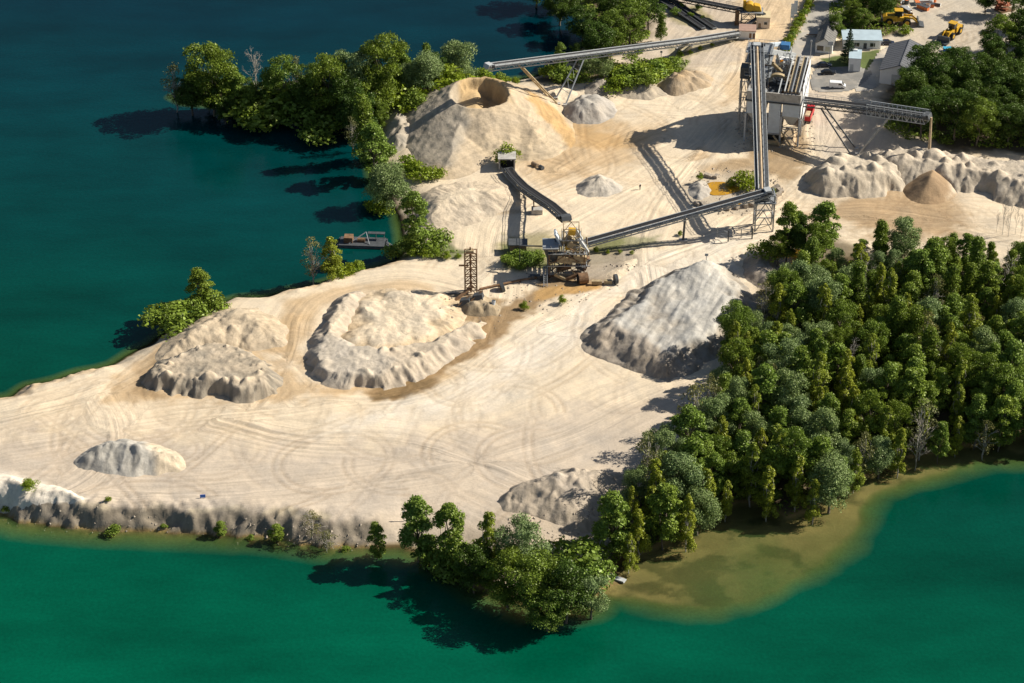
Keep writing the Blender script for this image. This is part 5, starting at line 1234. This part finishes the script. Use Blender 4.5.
# head tower of the steep conveyor (dark steel, left rear)
lat2(PL, -.6, 4.6, 6.8, 13.2, [13.6, 17.5, 21.5, 25.0], DARKS, .26, 'head_tower_post')
for z in (17.5, 21.5, 24.6): Bx(-1.6, 5.2, 6.4, 13.6, z, z+.15).build('head_tower_deck', STEEL, PL)
m = LB()
for z in (18.6, 22.6, 25.8):
    for a_, b_ in (((-1.6,6.4),(5.2,6.4)), ((-1.6,6.4),(-1.6,13.6)), ((5.2,6.4),(5.2,13.6)), ((-1.6,13.6),(5.2,13.6))):
        m.bar((*a_, z), (*b_, z), .08); m.bar((*a_, z), (*a_, z-1), .08)
        for k in range(1, 5): x = a_[0]+(b_[0]-a_[0])*k/5; y = a_[1]+(b_[1]-a_[1])*k/5; m.bar((x,y,z),(x,y,z-1),.06)
m.build('handrail', STEEL, PL)
Bx(-2.8, -.8, 7.2, 10.5, 16.0, 19.5).build('side_box', DARKS, PL, .05)
lat2(PL, -2.4, -.4, 5.5, 9.0, [-.2, 6, 11, 16], CONC, .3, 'side_tower_post')
# descending galleries behind the head tower
for p_, q_, w1, h1, m_ in (((4.0,11,23.5),(9.6,22,18),1.2,1.4,STEELW), ((2.0,12.5,24.5),(7.4,23,21),.9,1.0,BLUEW), ((5.0,9.5,21.0),(7.0,14,16.5),1.4,.5,TANS), ((6.0,13.5,22.0),(6.4,20,14.5),.5,.6,STEELW), ((8.0,12.5,20.0),(4.0,18,15.0),.5,.5,STEELW)):
    LB().bar(p_, q_, w1, h1).build('gallery', m_, PL)
lat2(PL, 5.6, 9.0, 16.5, 20.5, [13.6, 17.5, 21.0], STEELW, .22, 'rear_frame_post')
Bx(6.2, 8.6, 18.3, 20.8, 21.1, 22.6).build('blue_motor_box', mat('blue_machine_paint', (.05,.16,.35), .5), PL, .05); Bx(6.6, 7.4, 15.6, 16.3, 18, 18.9).build('orange_gearbox', mat('orange_paint', (.75,.27,.02), .5), PL, .05)
pr_ = random.Random(21); m = LB(); m2 = LB()
for k in range(34):
    x = pr_.uniform(.6,8.8); y = pr_.uniform(1,19); z = 13.7; l = pr_.uniform(.8,3); an = pr_.choice([0,1.57,.4,1.2]); LB().bar((x,y,z+pr_.random()*2),(x+l*math.cos(an)*.6,y+l*math.sin(an),z+pr_.random()*2.5),.2+.25*pr_.random()).build('roof_pipe', [STEEL,RUST,STEELW][k % 3], PL)

# lower bay: sloping sand chutes
LB().hexa([(9.6,-1.5,.05),(13.2,-1.5,.05),(13.2,5,.05),(9.6,5,.05),(10.3,.3,.5),(12.6,.3,.5),(12.6,5,3.2),(10.3,5,3.2)]).build('sand_in_bay', SANDM, PL)
LB().bar((9.6,-.6,4.5),(12.4,-.9,.4),.5,.3).bar((7.6,-.8,3.1),(9.8,-1.4,.4),.5,.3).build('chute', TANS, PL)
Bx(5.9,9.0,-.9,-.4,.2,1.5).build('control_box', TANS, PL)
# ------------------------------------------------------------------ vehicles
def wheel(root, x, y, r, w, rim=STEEL):
    t = LB().cyl((x, y-w/2, r), (x, y+w/2, r), r, 16).build('wheel', TYRE, root)
    s_ = 1 if y > 0 else -1
    LB().cyl((x, y+s_*w*.5, r), (x, y+s_*(w*.5+.03), r), r*.55, 12).build('rim', rim, t)
def car(px, py, rz, paint, label, van=False):
    p = G(px, py); e = empty('van' if van else 'parked_car', (p.x, p.y, gz(p.x, p.y)+.05), rz, label, 'van' if van else 'car')
    if van:
        LB().prism([(-2.4,.35),(2.5,.35),(2.55,.95),(1.9,1.15),(1.25,2.0),(-2.3,2.05),(-2.45,1.6)], -.95, .95).build('body', paint, e, .08)
        LB().prism([(1.87,1.22),(1.36,1.9),(1.42,1.92),(1.95,1.24)], -.8, .8).build('windscreen', GLASS, e)
        for y in (-.955, .955): LB().prism([(.3,1.25),(1.5,1.25),(1.15,1.8),(.3,1.8)], y-.008, y+.008).build('side_window', GLASS, e)
    else:
        LB().prism([(-2.2,.35),(2.2,.35),(2.25,.7),(1.3,.92),(-1.8,.98),(-2.25,.85)], -.9, .9).build('body', paint, e, .1)
        LB().prism([(-1.9,.98),(1.15,.95),(.45,1.42),(-1.1,1.46)], -.76, .76).build('cabin', GLASS, e, .06)
        LB().prism([(-1.15,1.465),(.45,1.43),(.4,1.49),(-1.1,1.52)], -.68, .68).build('roof', paint, e)
    for x in (-1.4, 1.4):
        for y in (-.85, .85): wheel(e, x, y, .33, .22)
    for y in (-.6, .6):
        xx = 2.5 if van else 2.22; Bx(xx, xx+.06, y-.15, y+.15, .6, .75).build('headlight', WHITE_P, e)
    return e
NAVY = mat('navy_car_paint', (.015,.02,.04), .25, spec=.6); BLK = mat('black_car_paint', (.012,.012,.014), .25, spec=.6); WHC = mat('white_car_paint', (.78,.79,.8), .35)
car(828, 74, .05, BLK, 'black car parked on the small lot left of the white van')
car(837, 88, -.12, WHC, 'white van parked beside the kerb island near the plant', True)
car(887, 45, .03, NAVY, 'dark blue car at the end of the white office building')
car(824, 66, .1, NAVY, 'dark car half hidden under the spruce, above the black car')
p = G(808,119); tk = empty('dump_truck', (p.x, p.y, gz(p.x, p.y)), R(74), 'red dump truck loaded with pale sand, parked along the plant wall', 'truck')
Bx(-3.8,3.6,-.5,.5,.7,1.05).build('chassis', DARKS, tk); c = Bx(2.2,4.0,-1.2,1.2,.7,3.0).build('cab', RED, tk, .12)
Bx(4.0,4.04,-1.0,1.0,1.8,2.7).build('windscreen', GLASS, tk); Bx(2.6,3.6,-1.225,-1.2,1.8,2.6).build('side_window', GLASS, tk)
bed = LB(); bed.box(-4.0,1.9,-1.25,1.25,1.1,1.3).box(-4.0,1.9,-1.25,-1.13,1.3,2.6).box(-4.0,1.9,1.13,1.25,1.3,2.6).box(1.78,1.9,-1.13,1.13,1.3,3.0).box(-4.0,-3.88,-1.13,1.13,1.3,2.4)
bed.build('tipper_body', RED, tk)
LB().frus(-3.85,1.75,-1.1,1.1,1.32,-2.8,.2,-.6,.6,2.35).build('sand_load', SANDM, tk)
for x in (-2.9,-1.7,2.7):
    for y in (-1.05,1.05): wheel(tk, x, y, .52, .35)
def loader(px, py, rz, sc, label, dark=False):
    p = G(px, py); e = empty('wheel_loader', (p.x, p.y, gz(p.x, p.y)), rz, label, 'wheel loader')
    LB().prism([(-4.0,1.0),(-.6,1.0),(-.6,2.4),(-3.2,2.4),(-4.0,2.0)], -1.1, 1.1).build('engine_body', YEL, e, .1)
    Bx(-4.3,-3.9,-1.25,1.25,.9,1.9).build('counterweight', DARKS, e, .08)
    Bx(-.6,2.2,-.7,.7,.9,1.9).build('front_frame', YEL, e, .08)
    Bx(-1.2,.5,-.85,.85,2.2,3.5).build('cab', GLASS, e, .06); Bx(-1.35,.65,-.98,.98,3.5,3.68).build('cab_roof', YEL, e, .04)
    arm = LB()
    for y in (-.75,.75): arm.bar((.9,y,2.1),(3.0,y,1.9),.24,.42); arm.bar((3.0,y,1.9),(4.3,y,.8),.24,.36)
    arm.build('lift_arm', YEL, e)
    LB().prism([(4.1,.1),(5.7,.05),(5.75,.2),(4.6,.45),(4.45,1.5),(4.15,1.6)], -1.6, 1.6).build('bucket', DARKS, e)
    for x in (-2.4,1.7):
        for y in (-1.15,1.15): wheel(e, x, y, .92, .65, YEL)
    e.scale = (sc, sc, sc); return e
loader(899, 24, -.08, 1.35, 'large yellow wheel loader facing right on the left side of the yard')
loader(951, 37, R(235), 1.25, 'yellow wheel loader with big dark bucket facing the camera by the trees')
# yellow crusher on its stand
p = G(748,24); e = empty('crusher', (p.x, p.y, LZ), -.1, 'yellow crusher on a dark stand above the two small cabins', 'crusher')
lat2(e, -2.2, 2.2, -2, 2, [-.2, 2.4, 4.6], DARKS, .3, 'stand_leg'); Bx(-2.8,4.5,-2.3,2.3,4.6,4.8).build('deck', STEEL, e)
LB().cyl((.2,-1.4,6.1),(.2,1.4,6.1),1.35,18).build('drum', YEL, e); LB().prism([(1.2,4.85),(4.0,4.85),(3.4,6.6),(1.6,7.0)], -1.2, 1.2).build('housing', YEL, e, .1)
Bx(-1.9,-.9,-.5,.5,4.85,8.0).build('chimney', YEL, e); Bx(-4.2,-2.9,-1.8,1.6,-.1,5.2).build('feed_box', RUST, e)
LB().bar((5.0,-1.0,4.4),(-2.5,-6.5,.9),1.3,.4).build('output_chute', DARKS, e)
# ------------------------------------------------------------------ buildings
def gable(name, label, px, py, w, l, h, rh, rz, wallm, roofm, cat='building', over=.35):
    """origin at front left corner; ridge runs along local y"""
    p = G(px, py); e = empty(name, (p.x, p.y, LZ), rz, label, cat)
    LB().raw([(0,0,-.3),(w,0,-.3),(w,l,-.3),(0,l,-.3),(0,0,h),(w,0,h),(w,l,h),(0,l,h),(w/2,0,h+rh),(w/2,l,h+rh)], [(0,1,5,8,4),(1,2,6,5),(2,3,7,9,6),(3,0,4,7)]).build('wall', wallm, e)
    s_ = rh/(w/2); t = .16
    for sg in (0, 1):
        xa = -over if sg == 0 else w+over; za = h-over*s_+.05
        LB().hexa([(xa,-over,za),(w/2,-over,h+rh+.05),(w/2,l+over,h+rh+.05),(xa,l+over,za),(xa,-over,za+t),(w/2,-over,h+rh+.05+t),(w/2,l+over,h+rh+.05+t),(xa,l+over,za+t)]).build('roof', roofm, e)
    sm_ = LB(); n_ = int(l/1.4)
    for k in range(n_+1):
        y = -over+.1+(l+2*over-.2)*k/n_
        for sg in (0, 1):
            xa = -over if sg == 0 else w+over; za = h-over*s_+.05+t; sm_.bar((xa, y, za+.03), (w/2, y, h+rh+.05+t+.03), .07, .06)
    sm_.bar((w/2, -over, h+rh+t+.12), (w/2, l+over, h+rh+t+.12), .3, .12); sm_.build('roof_seams', roofm, e)
    return e
def opening(e, x, z, w, h, y=-.02, name='window', m=None, fr=WHITE_P):
    f = LB().box(x-.08, x+w+.08, y-.05, y, z-.08, z+h+.08).build(name, fr, e); LB().box(x, x+w, y-.08, y-.052, z, z+h).build('pane' if name == 'window' else 'leaf', m or GLASS, f)
o1 = gable('weighbridge_office', 'small white gabled office with a long mossy grey roof beside the access road', 815, 52, 5.2, 17, 3.0, 1.7, R(-14), WHITE_P, ROOFM)
opening(o1, .5, .7, 2.0, 1.6); opening(o1, 3.1, .7, 1.6, 1.5, m=mat('pale_blind', (.5,.5,.42), .8)); 
for k in range(4): Bx(5.2,5.24,2+k*3.6,3.4+k*3.6,.9,2.2).build('window', GLASS, o1)
p = G(843,49); e = empty('office_container_building', (p.x,p.y,LZ), -.05, 'white single-storey office with pale blue flat roof behind the spruce', 'building')
Bx(0,11.5,0,6,-.2,3.2).build('wall', WHITE_P, e); LB().hexa([(-.4,-.6,3.22),(11.9,-.6,3.22),(11.9,6.4,3.6),(-.4,6.4,3.6),(-.4,-.6,3.42),(11.9,-.6,3.42),(11.9,6.4,3.8),(-.4,6.4,3.8)]).build('roof', ROOFB, e)
for x in (.8, 3.4, 8.2): opening(e, x, 1.0, 1.5, 1.2)
opening(e, 6.2, .05, 1.0, 2.1, name='door', m=DARKS)
for k in range(7): Bx(.2+k*1.8,.3+k*1.8,-.5,-.4,-.1,3.2).build('porch_post', WHITE_P, e)
p = G(848,71); e = empty('site_container', (p.x,p.y,LZ), R(-9), 'tall white box container on the grass in front of the white office', 'container')
Bx(0,3.6,0,6.5,-.1,4.2).build('wall', WHITE_P, e); LB().hexa([(-.1,-.1,4.2),(3.7,-.1,4.2),(3.7,6.6,4.2),(-.1,6.6,4.2),(-.1,-.1,4.35),(3.7,-.1,4.35),(3.7,6.6,4.35),(-.1,6.6,4.35)]).build('roof', ROOFB, e); Bx(1.0,2.4,5.2,6.2,4.36,4.7).build('roof_vent', WHITE_P, e)
opening(e, .5, .1, 1.0, 2.2, name='door', m=STEELW)
hl = gable('workshop_hall', 'large white hall with a dark grey gable roof at the wood edge', 879, 84, 11.5, 19, 4.6, 2.2, R(-17), WHITE_P, ROOFG)
opening(hl, 3.5, .1, 4.0, 3.6, name='door', m=STEELW)
p = G(739,39); e = empty('site_cabin', (p.x,p.y,LZ), R(-6), 'white cabin with reddish flat roof and double door, left of the taller cream cabin', 'cabin')
Bx(0,5.0,0,4.6,-.1,2.8).build('wall', WHITE_P, e); Bx(-.2,5.2,-.3,4.9,2.8,3.0).build('roof', mat('faded_red_roof', (.36,.24,.19), .8, noise=.15), e)
for x in (3.1,4.2): opening(e, x, .1, .7, 2.0, name='door', m=RUST)
p = G(756,29); e = empty('site_cabin', (p.x,p.y,LZ), R(-6), 'taller cream cabin with pale yellow roof behind the reddish-roofed cabin', 'cabin')
Bx(0,4.2,0,4.8,-.1,3.9).build('wall', PINKW, e); Bx(-.15,4.35,-.2,5.0,3.9,4.1).build('roof', mat('pale_yellow_roof', (.58,.48,.30), .8, noise=.1), e); opening(e, .6, .1, .9, 2.0, name='door', m=WOODM); opening(e, 2.4, 1.6, 1.0, .9)
# ------------------------------------------------------------------ roads
def sheet(name, pts, m, dz=.06, kerb=None):
    W = smooth_poly(GP(pts), 1); c = W.mean(0)
    x0, y0 = W.min(0); x1, y1 = W.max(0)
    hx = np.arange(x0, x1+.8, .8); hy = np.arange(y0, y1+.8, .8); A, B = np.meshgrid(hx, hy)
    q, _, _ = sdist(A, B, W); Z = gza(A, B)+dz
    o = grid_mesh(name, hx, hy, np.where(q > -.9, Z, Z-1), q > 0, None, None, None, m); tag(o, kind='structure'); return o
ASPH = mat('worn_asphalt', (.235,.225,.21), .9, noise=.12, nscale=.5, bump=.01, stain=(.33,.30,.26), stain_s=.12, stain_th=.5)
ROADM = mat('dusty_concrete_road', (.40,.37,.33), .9, noise=.1, nscale=.4, bump=.01, stain=(.50,.43,.34), stain_s=.1, stain_th=.52)
sheet('access_road', [(790,58),(797,40),(808,18),(822,-14),(856,-14),(850,6),(836,24),(822,38),(812,56),(806,62)], ROADM, .10)
sheet('parking_lot', [(818,66),(872,68),(868,80),(845,93),(812,92),(812,78)], ASPH, .11)
sheet('hall_forecourt', [(872,66),(882,50),(905,44),(930,52),(905,60),(880,84),(868,92),(852,92)], ROADM, .10)
# barrier, flags, lamp and sign poles
p = G(806,37); e = empty('road_barrier', (p.x,p.y,LZ), -.05, 'long concrete weighbridge barrier across the access road beside the office', 'barrier'); Bx(0,4.4,-.5,.5,0,.7).build('base', CONC, e); Bx(.1,4.3,-.12,.12,.7,.95).build('top_rail', RUST, e)
for i, (a_, b_, lab) in enumerate([(790,27,'left white flag on a tall pole by the yard entrance'), (793,24,'right white flag on a tall pole by the yard entrance')]):
    p = G(a_, b_); e = empty('flag', (p.x,p.y,LZ), 0, lab, 'flag', 'white flags at the yard entrance'); LB().cyl((0,0,0),(0,0,8),.09,8).build('pole', STEELW, e)
    fl = LB()
    for k in range(6):
        z0 = 3.2+k*.8; o_ = .12*math.sin(k); fl.hexa([(.1,o_,z0),(1.1,o_+.1,z0),(1.1,o_+.13,z0),(.1,o_+.03,z0),(.1,o_,z0+.8),(1.1,o_+.16,z0+.8),(1.1,o_+.19,z0+.8),(.1,o_+.03,z0+.8)])
    fl.build('cloth', WHITE_P, e)
def pole(px, py, h, lab, head=True, m=STEELW, name='lamp_post', cat='lamp post', sz=.35):
    p = G(px, py); e = empty(name, (p.x,p.y,top(p.x,p.y)), 0, lab, cat); LB().cyl((0,0,-.2),(0,0,h),.09,8).build('pole', m, e)
    LB().box(-sz,sz,-.06,.06,h-.1,h+sz*1.4).build('lamp_head' if name == 'lamp_post' else 'panel', m, e); return e
pole(810,62,7,'slim white lamp post left of the parking lot'); pole(829,62,6,'white signboard post in front of the spruce', name='sign', cat='sign', sz=.8)
pole(661,60,2.5,'small white marker post beside the scrub under the far conveyor', name='marker_post', cat='post')
pole(706,266,2.4,'small pale sign on a post at the track above the big grey heap', name='sign', cat='sign', sz=.45)
pole(404,516,2.2,'small pale marker post on the shore left of the lower clump', name='marker_post', cat='post', sz=.35)
BLUE = mat('bright_blue_plastic', (.03,.13,.5), .5)
p = G(203,499); e = empty('sign_board', (p.x,p.y,gz(p.x,p.y)), .1, 'small blue board standing on the plain above the stony bank', 'sign'); Bx(-.6,.6,-.05,.05,.2,1.0).build('board', BLUE, e); Bx(-.5,-.4,.05,.12,-.1,.9).build('prop', STEEL, e); Bx(.4,.5,.05,.12,-.1,.9).build('prop', STEEL, e)
p = G(947,52); e = empty('covered_tank', (p.x,p.y,gz(p.x,p.y)), 0, 'small bright blue covered tank at the wood edge behind the hall', 'tank'); Bx(-1.2,1.2,-.8,.8,0,1.0).build('tank', BLUE, e, .1); Bx(-1.25,1.25,-.85,.85,1.0,1.15).build('cover', mat('turquoise_tarp', (.05,.35,.55), .5), e)
# little beach with a white board
p = G(616,577,0.6); e = empty('boat_ramp_board', (p.x,p.y,max(gz(p.x,p.y),.2)), R(-28), 'pale blue-white plank ramp at the tip of the little beach', 'ramp'); LB().hexa([(-1.9,-.7,.1),(2.2,-.7,-.15),(2.2,.7,-.15),(-1.9,.7,.1),(-1.9,-.7,.35),(2.2,-.7,.05),(2.2,.7,.05),(-1.9,.7,.35)]).build('planks', STEELW, e); Bx(-1.9,2.1,-.75,-.68,-.1,.3).build('edge_rail', STEEL, e)
# pontoon with pump, moored at the shore
p = G(357,244,0.0); e = empty('pump_pontoon', (p.x,p.y,0.0), R(-4), 'cluttered grey floating pump pontoon moored at the inlet', 'pontoon')
for y in (-2.0, 2.0): LB().cyl((-5,y,.15),(8,y,.15),.6,12).build('float', DARKS, e)
Bx(-4.6,7.6,-2.4,2.4,.7,.85).build('deck', DARKS, e); Bx(-3.4,-1.0,-1.2,1.2,.86,2.4).build('pump_house', RUST, e, .05); LB().cyl((.2,0,1.3),(2.2,0,1.3),.6,12).build('pump', RUST, e)
Bx(2.8,7.4,1.0,2.2,2.6,2.75).build('canopy', DARKS, e); m = LB()
for x in (3,5,7.2): m.bar((x,1.1,.85),(x,1.1,2.6),.08); m.bar((x,2.1,.85),(x,2.1,2.6),.08)
m.build('canopy_post', STEEL, e); LB().bar((-2,-1.5,.9),(2.4,1.4,3.0),.2).bar((2.4,1.4,3.0),(3.6,-1.6,.9),.18).build('winch_arm', STEEL, e)
q = G(392,250,0.0)
e = empty('floating_pipeline', (p.x+8,p.y,0), 0, 'dark floating pipe with walkway between pontoon and inlet shore', 'pipeline'); o = Vector(e.location); m = MB(o); m2 = MB(o)
for k in range(9):
    u = Vector((p.x+8,p.y-.5,.35)).lerp(Vector((q.x+2,q.y-2,.6)), k/9); v = Vector((p.x+8,p.y-.5,.35)).lerp(Vector((q.x+2,q.y-2,.6)), (k+1)/9); m.cyl(u, v, .26, 8); m2.cyl(u+Vector((0,-1,-.2)), u+Vector((0,1,-.2)), .4, 8)
m.build('pipe', DARKS, e); m2.build('floats', DARKS, e)
# scrap yard pieces and red heap at the top right
SCM = [mat('scrap_orange', (.6,.18,.06), .6), mat('scrap_grey', (.35,.35,.36), .6), DARKS, mat('scrap_white', (.7,.7,.68), .6), RUST]
sr = random.Random(5)
for i in range(16):
    a_ = 898+sr.random()*40; b_ = 2+sr.random()*10-(3 if a_ > 925 else 0); q = G(a_, b_); nm = ['scrap_box', 'scrap_drum', 'scrap_pipe'][i % 3]
    e = empty(nm, (q.x,q.y,gz(q.x,q.y)), sr.random()*3, ['small scrap box', 'scrap drum', 'length of scrap pipe'][i % 3]+' in the jumble at the top of the yard', 'scrap', 'scrap at the top of the yard')
    mm = SCM[i % 5]; l = .8+sr.random()*1.3
    if i % 3 == 0: Bx(-l,l,-.7,.7,0,1.1).build('box', mm, e, .05); Bx(-l-.05,l+.05,-.75,.75,1.1,1.2).build('lid', SCM[(i+2) % 5], e)
    elif i % 3 == 1: LB().cyl((0,0,0),(0,0,1.3),.8).build('drum', mm, e); LB().cyl((0,0,1.3),(0,0,1.36),.65).build('lid', SCM[(i+3) % 5], e)
    else: LB().cyl((-l*1.6,0,.4),(l*1.6,.2,.5),.4,10).build('pipe', mm, e); LB().cyl((-l*1.6-.1,0,.4),(-l*1.6,0,.4),.52,10).build('flange', SCM[(i+1) % 5], e)
q = G(1004,10); e = empty('scrap_container', (q.x,q.y,gz(q.x,q.y)), .5, 'rust-red heap of crumpled scrap sheets between trees at the upper right', 'scrap'); m = LB()
for k in range(14): m.hexa(tiltbox(sr.uniform(-2.4,2.4), sr.uniform(-1.6,1.6), .5+sr.random()*2.4, .5+sr.random(), .3+sr.random()*.7, .12, sr.uniform(-1,1), sr.uniform(0,3)))
m.build('sheets', mat('red_rust', (.33,.11,.06), .8, noise=.3, nscale=1.5), e); Bx(-2.6,2.6,-1.8,1.8,-.1,.6).build('frame', RUST, e)
# stone blocks round the upper pond, debris by the sand slope
for i, (a_, b_) in enumerate([(697,206),(704,207),(711,209),(718,211),(727,210),(735,208),(745,207),(752,206),(776,189),(780,192),(778,196),(774,200),(716,178),(708,177),(757,182)]):
    q = G(a_, b_); e = LB().hexa(tiltbox(0,0,.4,.8+.5*sr.random(),.5+.3*sr.random(),.55,sr.uniform(-.3,.3),sr.uniform(0,3))).build('stone_block', mat('stone_block_rock', (.34,.29,.235), .9, noise=.3, nscale=1.5, bump=.05) if i == 0 else bpy.data.materials['stone_block_rock'], None, .12)
    e.location = (q.x,q.y,gz(q.x,q.y)); tag(e, 'rough stone block in the edging round the upper orange pond', 'stone block', 'stone blocks round the upper pond')
q = G(537,168); e = empty('scrap_culvert', (q.x,q.y,top(q.x,q.y)), -.9, 'broken dark culvert pieces lying on the sand right of the hopper', 'scrap'); LB().cyl((-2,0,.5),(.2,0,.5),.6).build('pipe', WOODM, e); LB().cyl((.8,.4,.4),(2.2,.3,.5),.6).build('pipe', DARKS, e)
q = G(691,76); 
# ------------------------------------------------------------------ person
def person(px, py, rz, lab):
    p = G(px, py); me = bpy.data.meshes.new('person'); V = [(0,0,.95),(0,0,1.2),(0,0,1.42),(0,.01,1.53),(0,.02,1.62),(0,.02,1.73),(.19,0,1.40),(.25,.03,1.12),(.22,.14,.90),(-.19,0,1.40),(-.26,0,1.12),(-.24,.04,.86),(.10,0,.88),(.12,.12,.48),(.12,.05,.06),(.12,.2,.03),(-.10,0,.88),(-.12,-.05,.48),(-.12,-.18,.08),(-.12,-.04,.03)]
    E = [(0,1),(1,2),(2,3),(3,4),(4,5),(2,6),(6,7),(7,8),(2,9),(9,10),(10,11),(0,12),(12,13),(13,14),(14,15),(0,16),(16,17),(17,18),(18,19)]
    me.from_pydata(V, E, []); o = bpy.data.objects.new('person', me); COL.objects.link(o); o.location = (p.x,p.y,gz(p.x,p.y)); o.rotation_euler = (0,0,rz)
    sk = o.modifiers.new('skin', 'SKIN'); rad = [.15,.15,.16,.06,.10,.09,.07,.05,.045,.07,.05,.045,.10,.075,.05,.05,.10,.075,.05,.05]
    for i, r_ in enumerate(rad): me.skin_vertices[0].data[i].radius = (r_, r_*.8)
    me.skin_vertices[0].data[0].use_root = True
    o.modifiers.new('sub', 'SUBSURF').levels = 1; me.materials.append(mat('dark_work_clothes', (.03,.035,.05), .9)); o.scale = (1.05,1.05,1.05)
    tag(o, lab, 'person')
    h_ = LB().cyl((0,.02,1.74),(0,.02,1.86),.15,10,.10).build('helmet', WHITE_P, o)
    v_ = LB().frus(-.2,.2,-.14,.14,1.0,-.23,.23,-.15,.15,1.42).build('jacket', BLK, o, .03)
person(640,190,.6,'person in dark work clothes walking alone across the open yard')
# ------------------------------------------------------------------ undergrowth of the woods, reeds on the shore
def undergrowth(name, polys, dens, m, ls, seed, lab):
    g = np.random.default_rng(seed); Ps = []
    for poly in polys:
        W = GP(poly); x0, y0 = W.min(0); x1, y1 = W.max(0); x1 = min(x1, 195)
        n = int((x1-x0)*(y1-y0)*dens); x = g.uniform(x0, x1, n); y = g.uniform(y0, y1, n); k = inside(x, y, W)
        cl = fbm(x/4, y/4, seed, 3); k &= g.random(n) < sstep(.32, .6, cl)
        x = x[k]; y = y[k]; z = gza(x, y); kk = z > .15; x = x[kk]; y = y[kk]; z = z[kk]
        Ps.append(np.stack([x, y, z+g.random(len(x))*1.3*fbm(x/3, y/3, seed+5, 2)*1.6], -1))
    P = np.concatenate(Ps); nrm = g.normal(size=P.shape)*.5+np.array([0, 0, 1]); nrm /= np.linalg.norm(nrm, axis=1)[:, None]
    me = leaves(P, nrm, ls, g, name, m); o = bpy.data.objects.new(name, me); COL.objects.link(o); tag(o, lab, 'ground cover', kind='stuff')
undergrowth('undergrowth', [WOOD, FARW, [(168,104),(175,94),(300,92),(440,86),(400,100),(385,130),(390,170),(372,165),(368,132),(300,116)], [(540,84),(600,60),(600,20),(560,-20),(660,-40),(655,20),(640,60),(690,62),(680,74),(640,86)], [(832,-40),(905,-40),(898,30),(880,40),(845,42),(828,34)]], 9, LM['alder'], .6, 3, 'knee-high green undergrowth on the floor of the woods')
undergrowth('shore_scrub', [[(395,540),(440,530),(500,545),(560,560),(600,560),(600,585),(560,604),(520,598),(480,582),(440,558),(400,547)], [(396,246),(440,246),(462,254),(400,256)]], 7, LM['mid'], .5, 8, 'low green scrub along the shore under the trees')

def scatter_stones(name, polys, n, seed, lab):
    g = np.random.default_rng(seed); V = []; F = []
    for poly in polys:
        W = GP(poly); x0, y0 = W.min(0); x1, y1 = W.max(0); x = g.uniform(x0, x1, n); y = g.uniform(y0, y1, n); k = inside(x, y, W) & (fbm(x/3, y/3, seed, 3) > .47); x = x[k]; y = y[k]
        for a, b in zip(x, y):
            z = top(float(a), float(b)); s_ = .12+.32*g.random()**2.5; base = len(V); c = g.normal(size=(6, 3))*.25
            for q, dd in zip([(1,0,0),(-1,0,0),(0,1,0),(0,-1,0),(0,0,.9),(0,0,-.6)], c): V.append((a+(q[0]+dd[0])*s_, b+(q[1]+dd[1])*s_, z+(q[2]+dd[2]*.5)*s_))
            F += [tuple(base+i for i in f) for f in [(0,2,4),(2,1,4),(1,3,4),(3,0,4),(2,0,5),(1,2,5),(3,1,5),(0,3,5)]]
    me = bpy.data.meshes.new(name); me.from_pydata(V, [], F); me.materials.append(bpy.data.materials['stone_block_rock']); o = bpy.data.objects.new(name, me); COL.objects.link(o); tag(o, lab, 'loose stones', kind='stuff')
scatter_stones('loose_stones', [[(440,300),(520,276),(640,250),(650,262),(600,300),(500,330),(440,320)], [(690,170),(775,165),(790,205),(760,220),(690,212)], [(0,503),(200,512),(380,522),(400,550),(200,540),(0,524)], [(735,95),(815,95),(815,155),(735,155)], [(500,520),(640,500),(640,540),(560,560)]], 900, 12, 'loose stones scattered over the quarry floor and along the banks')
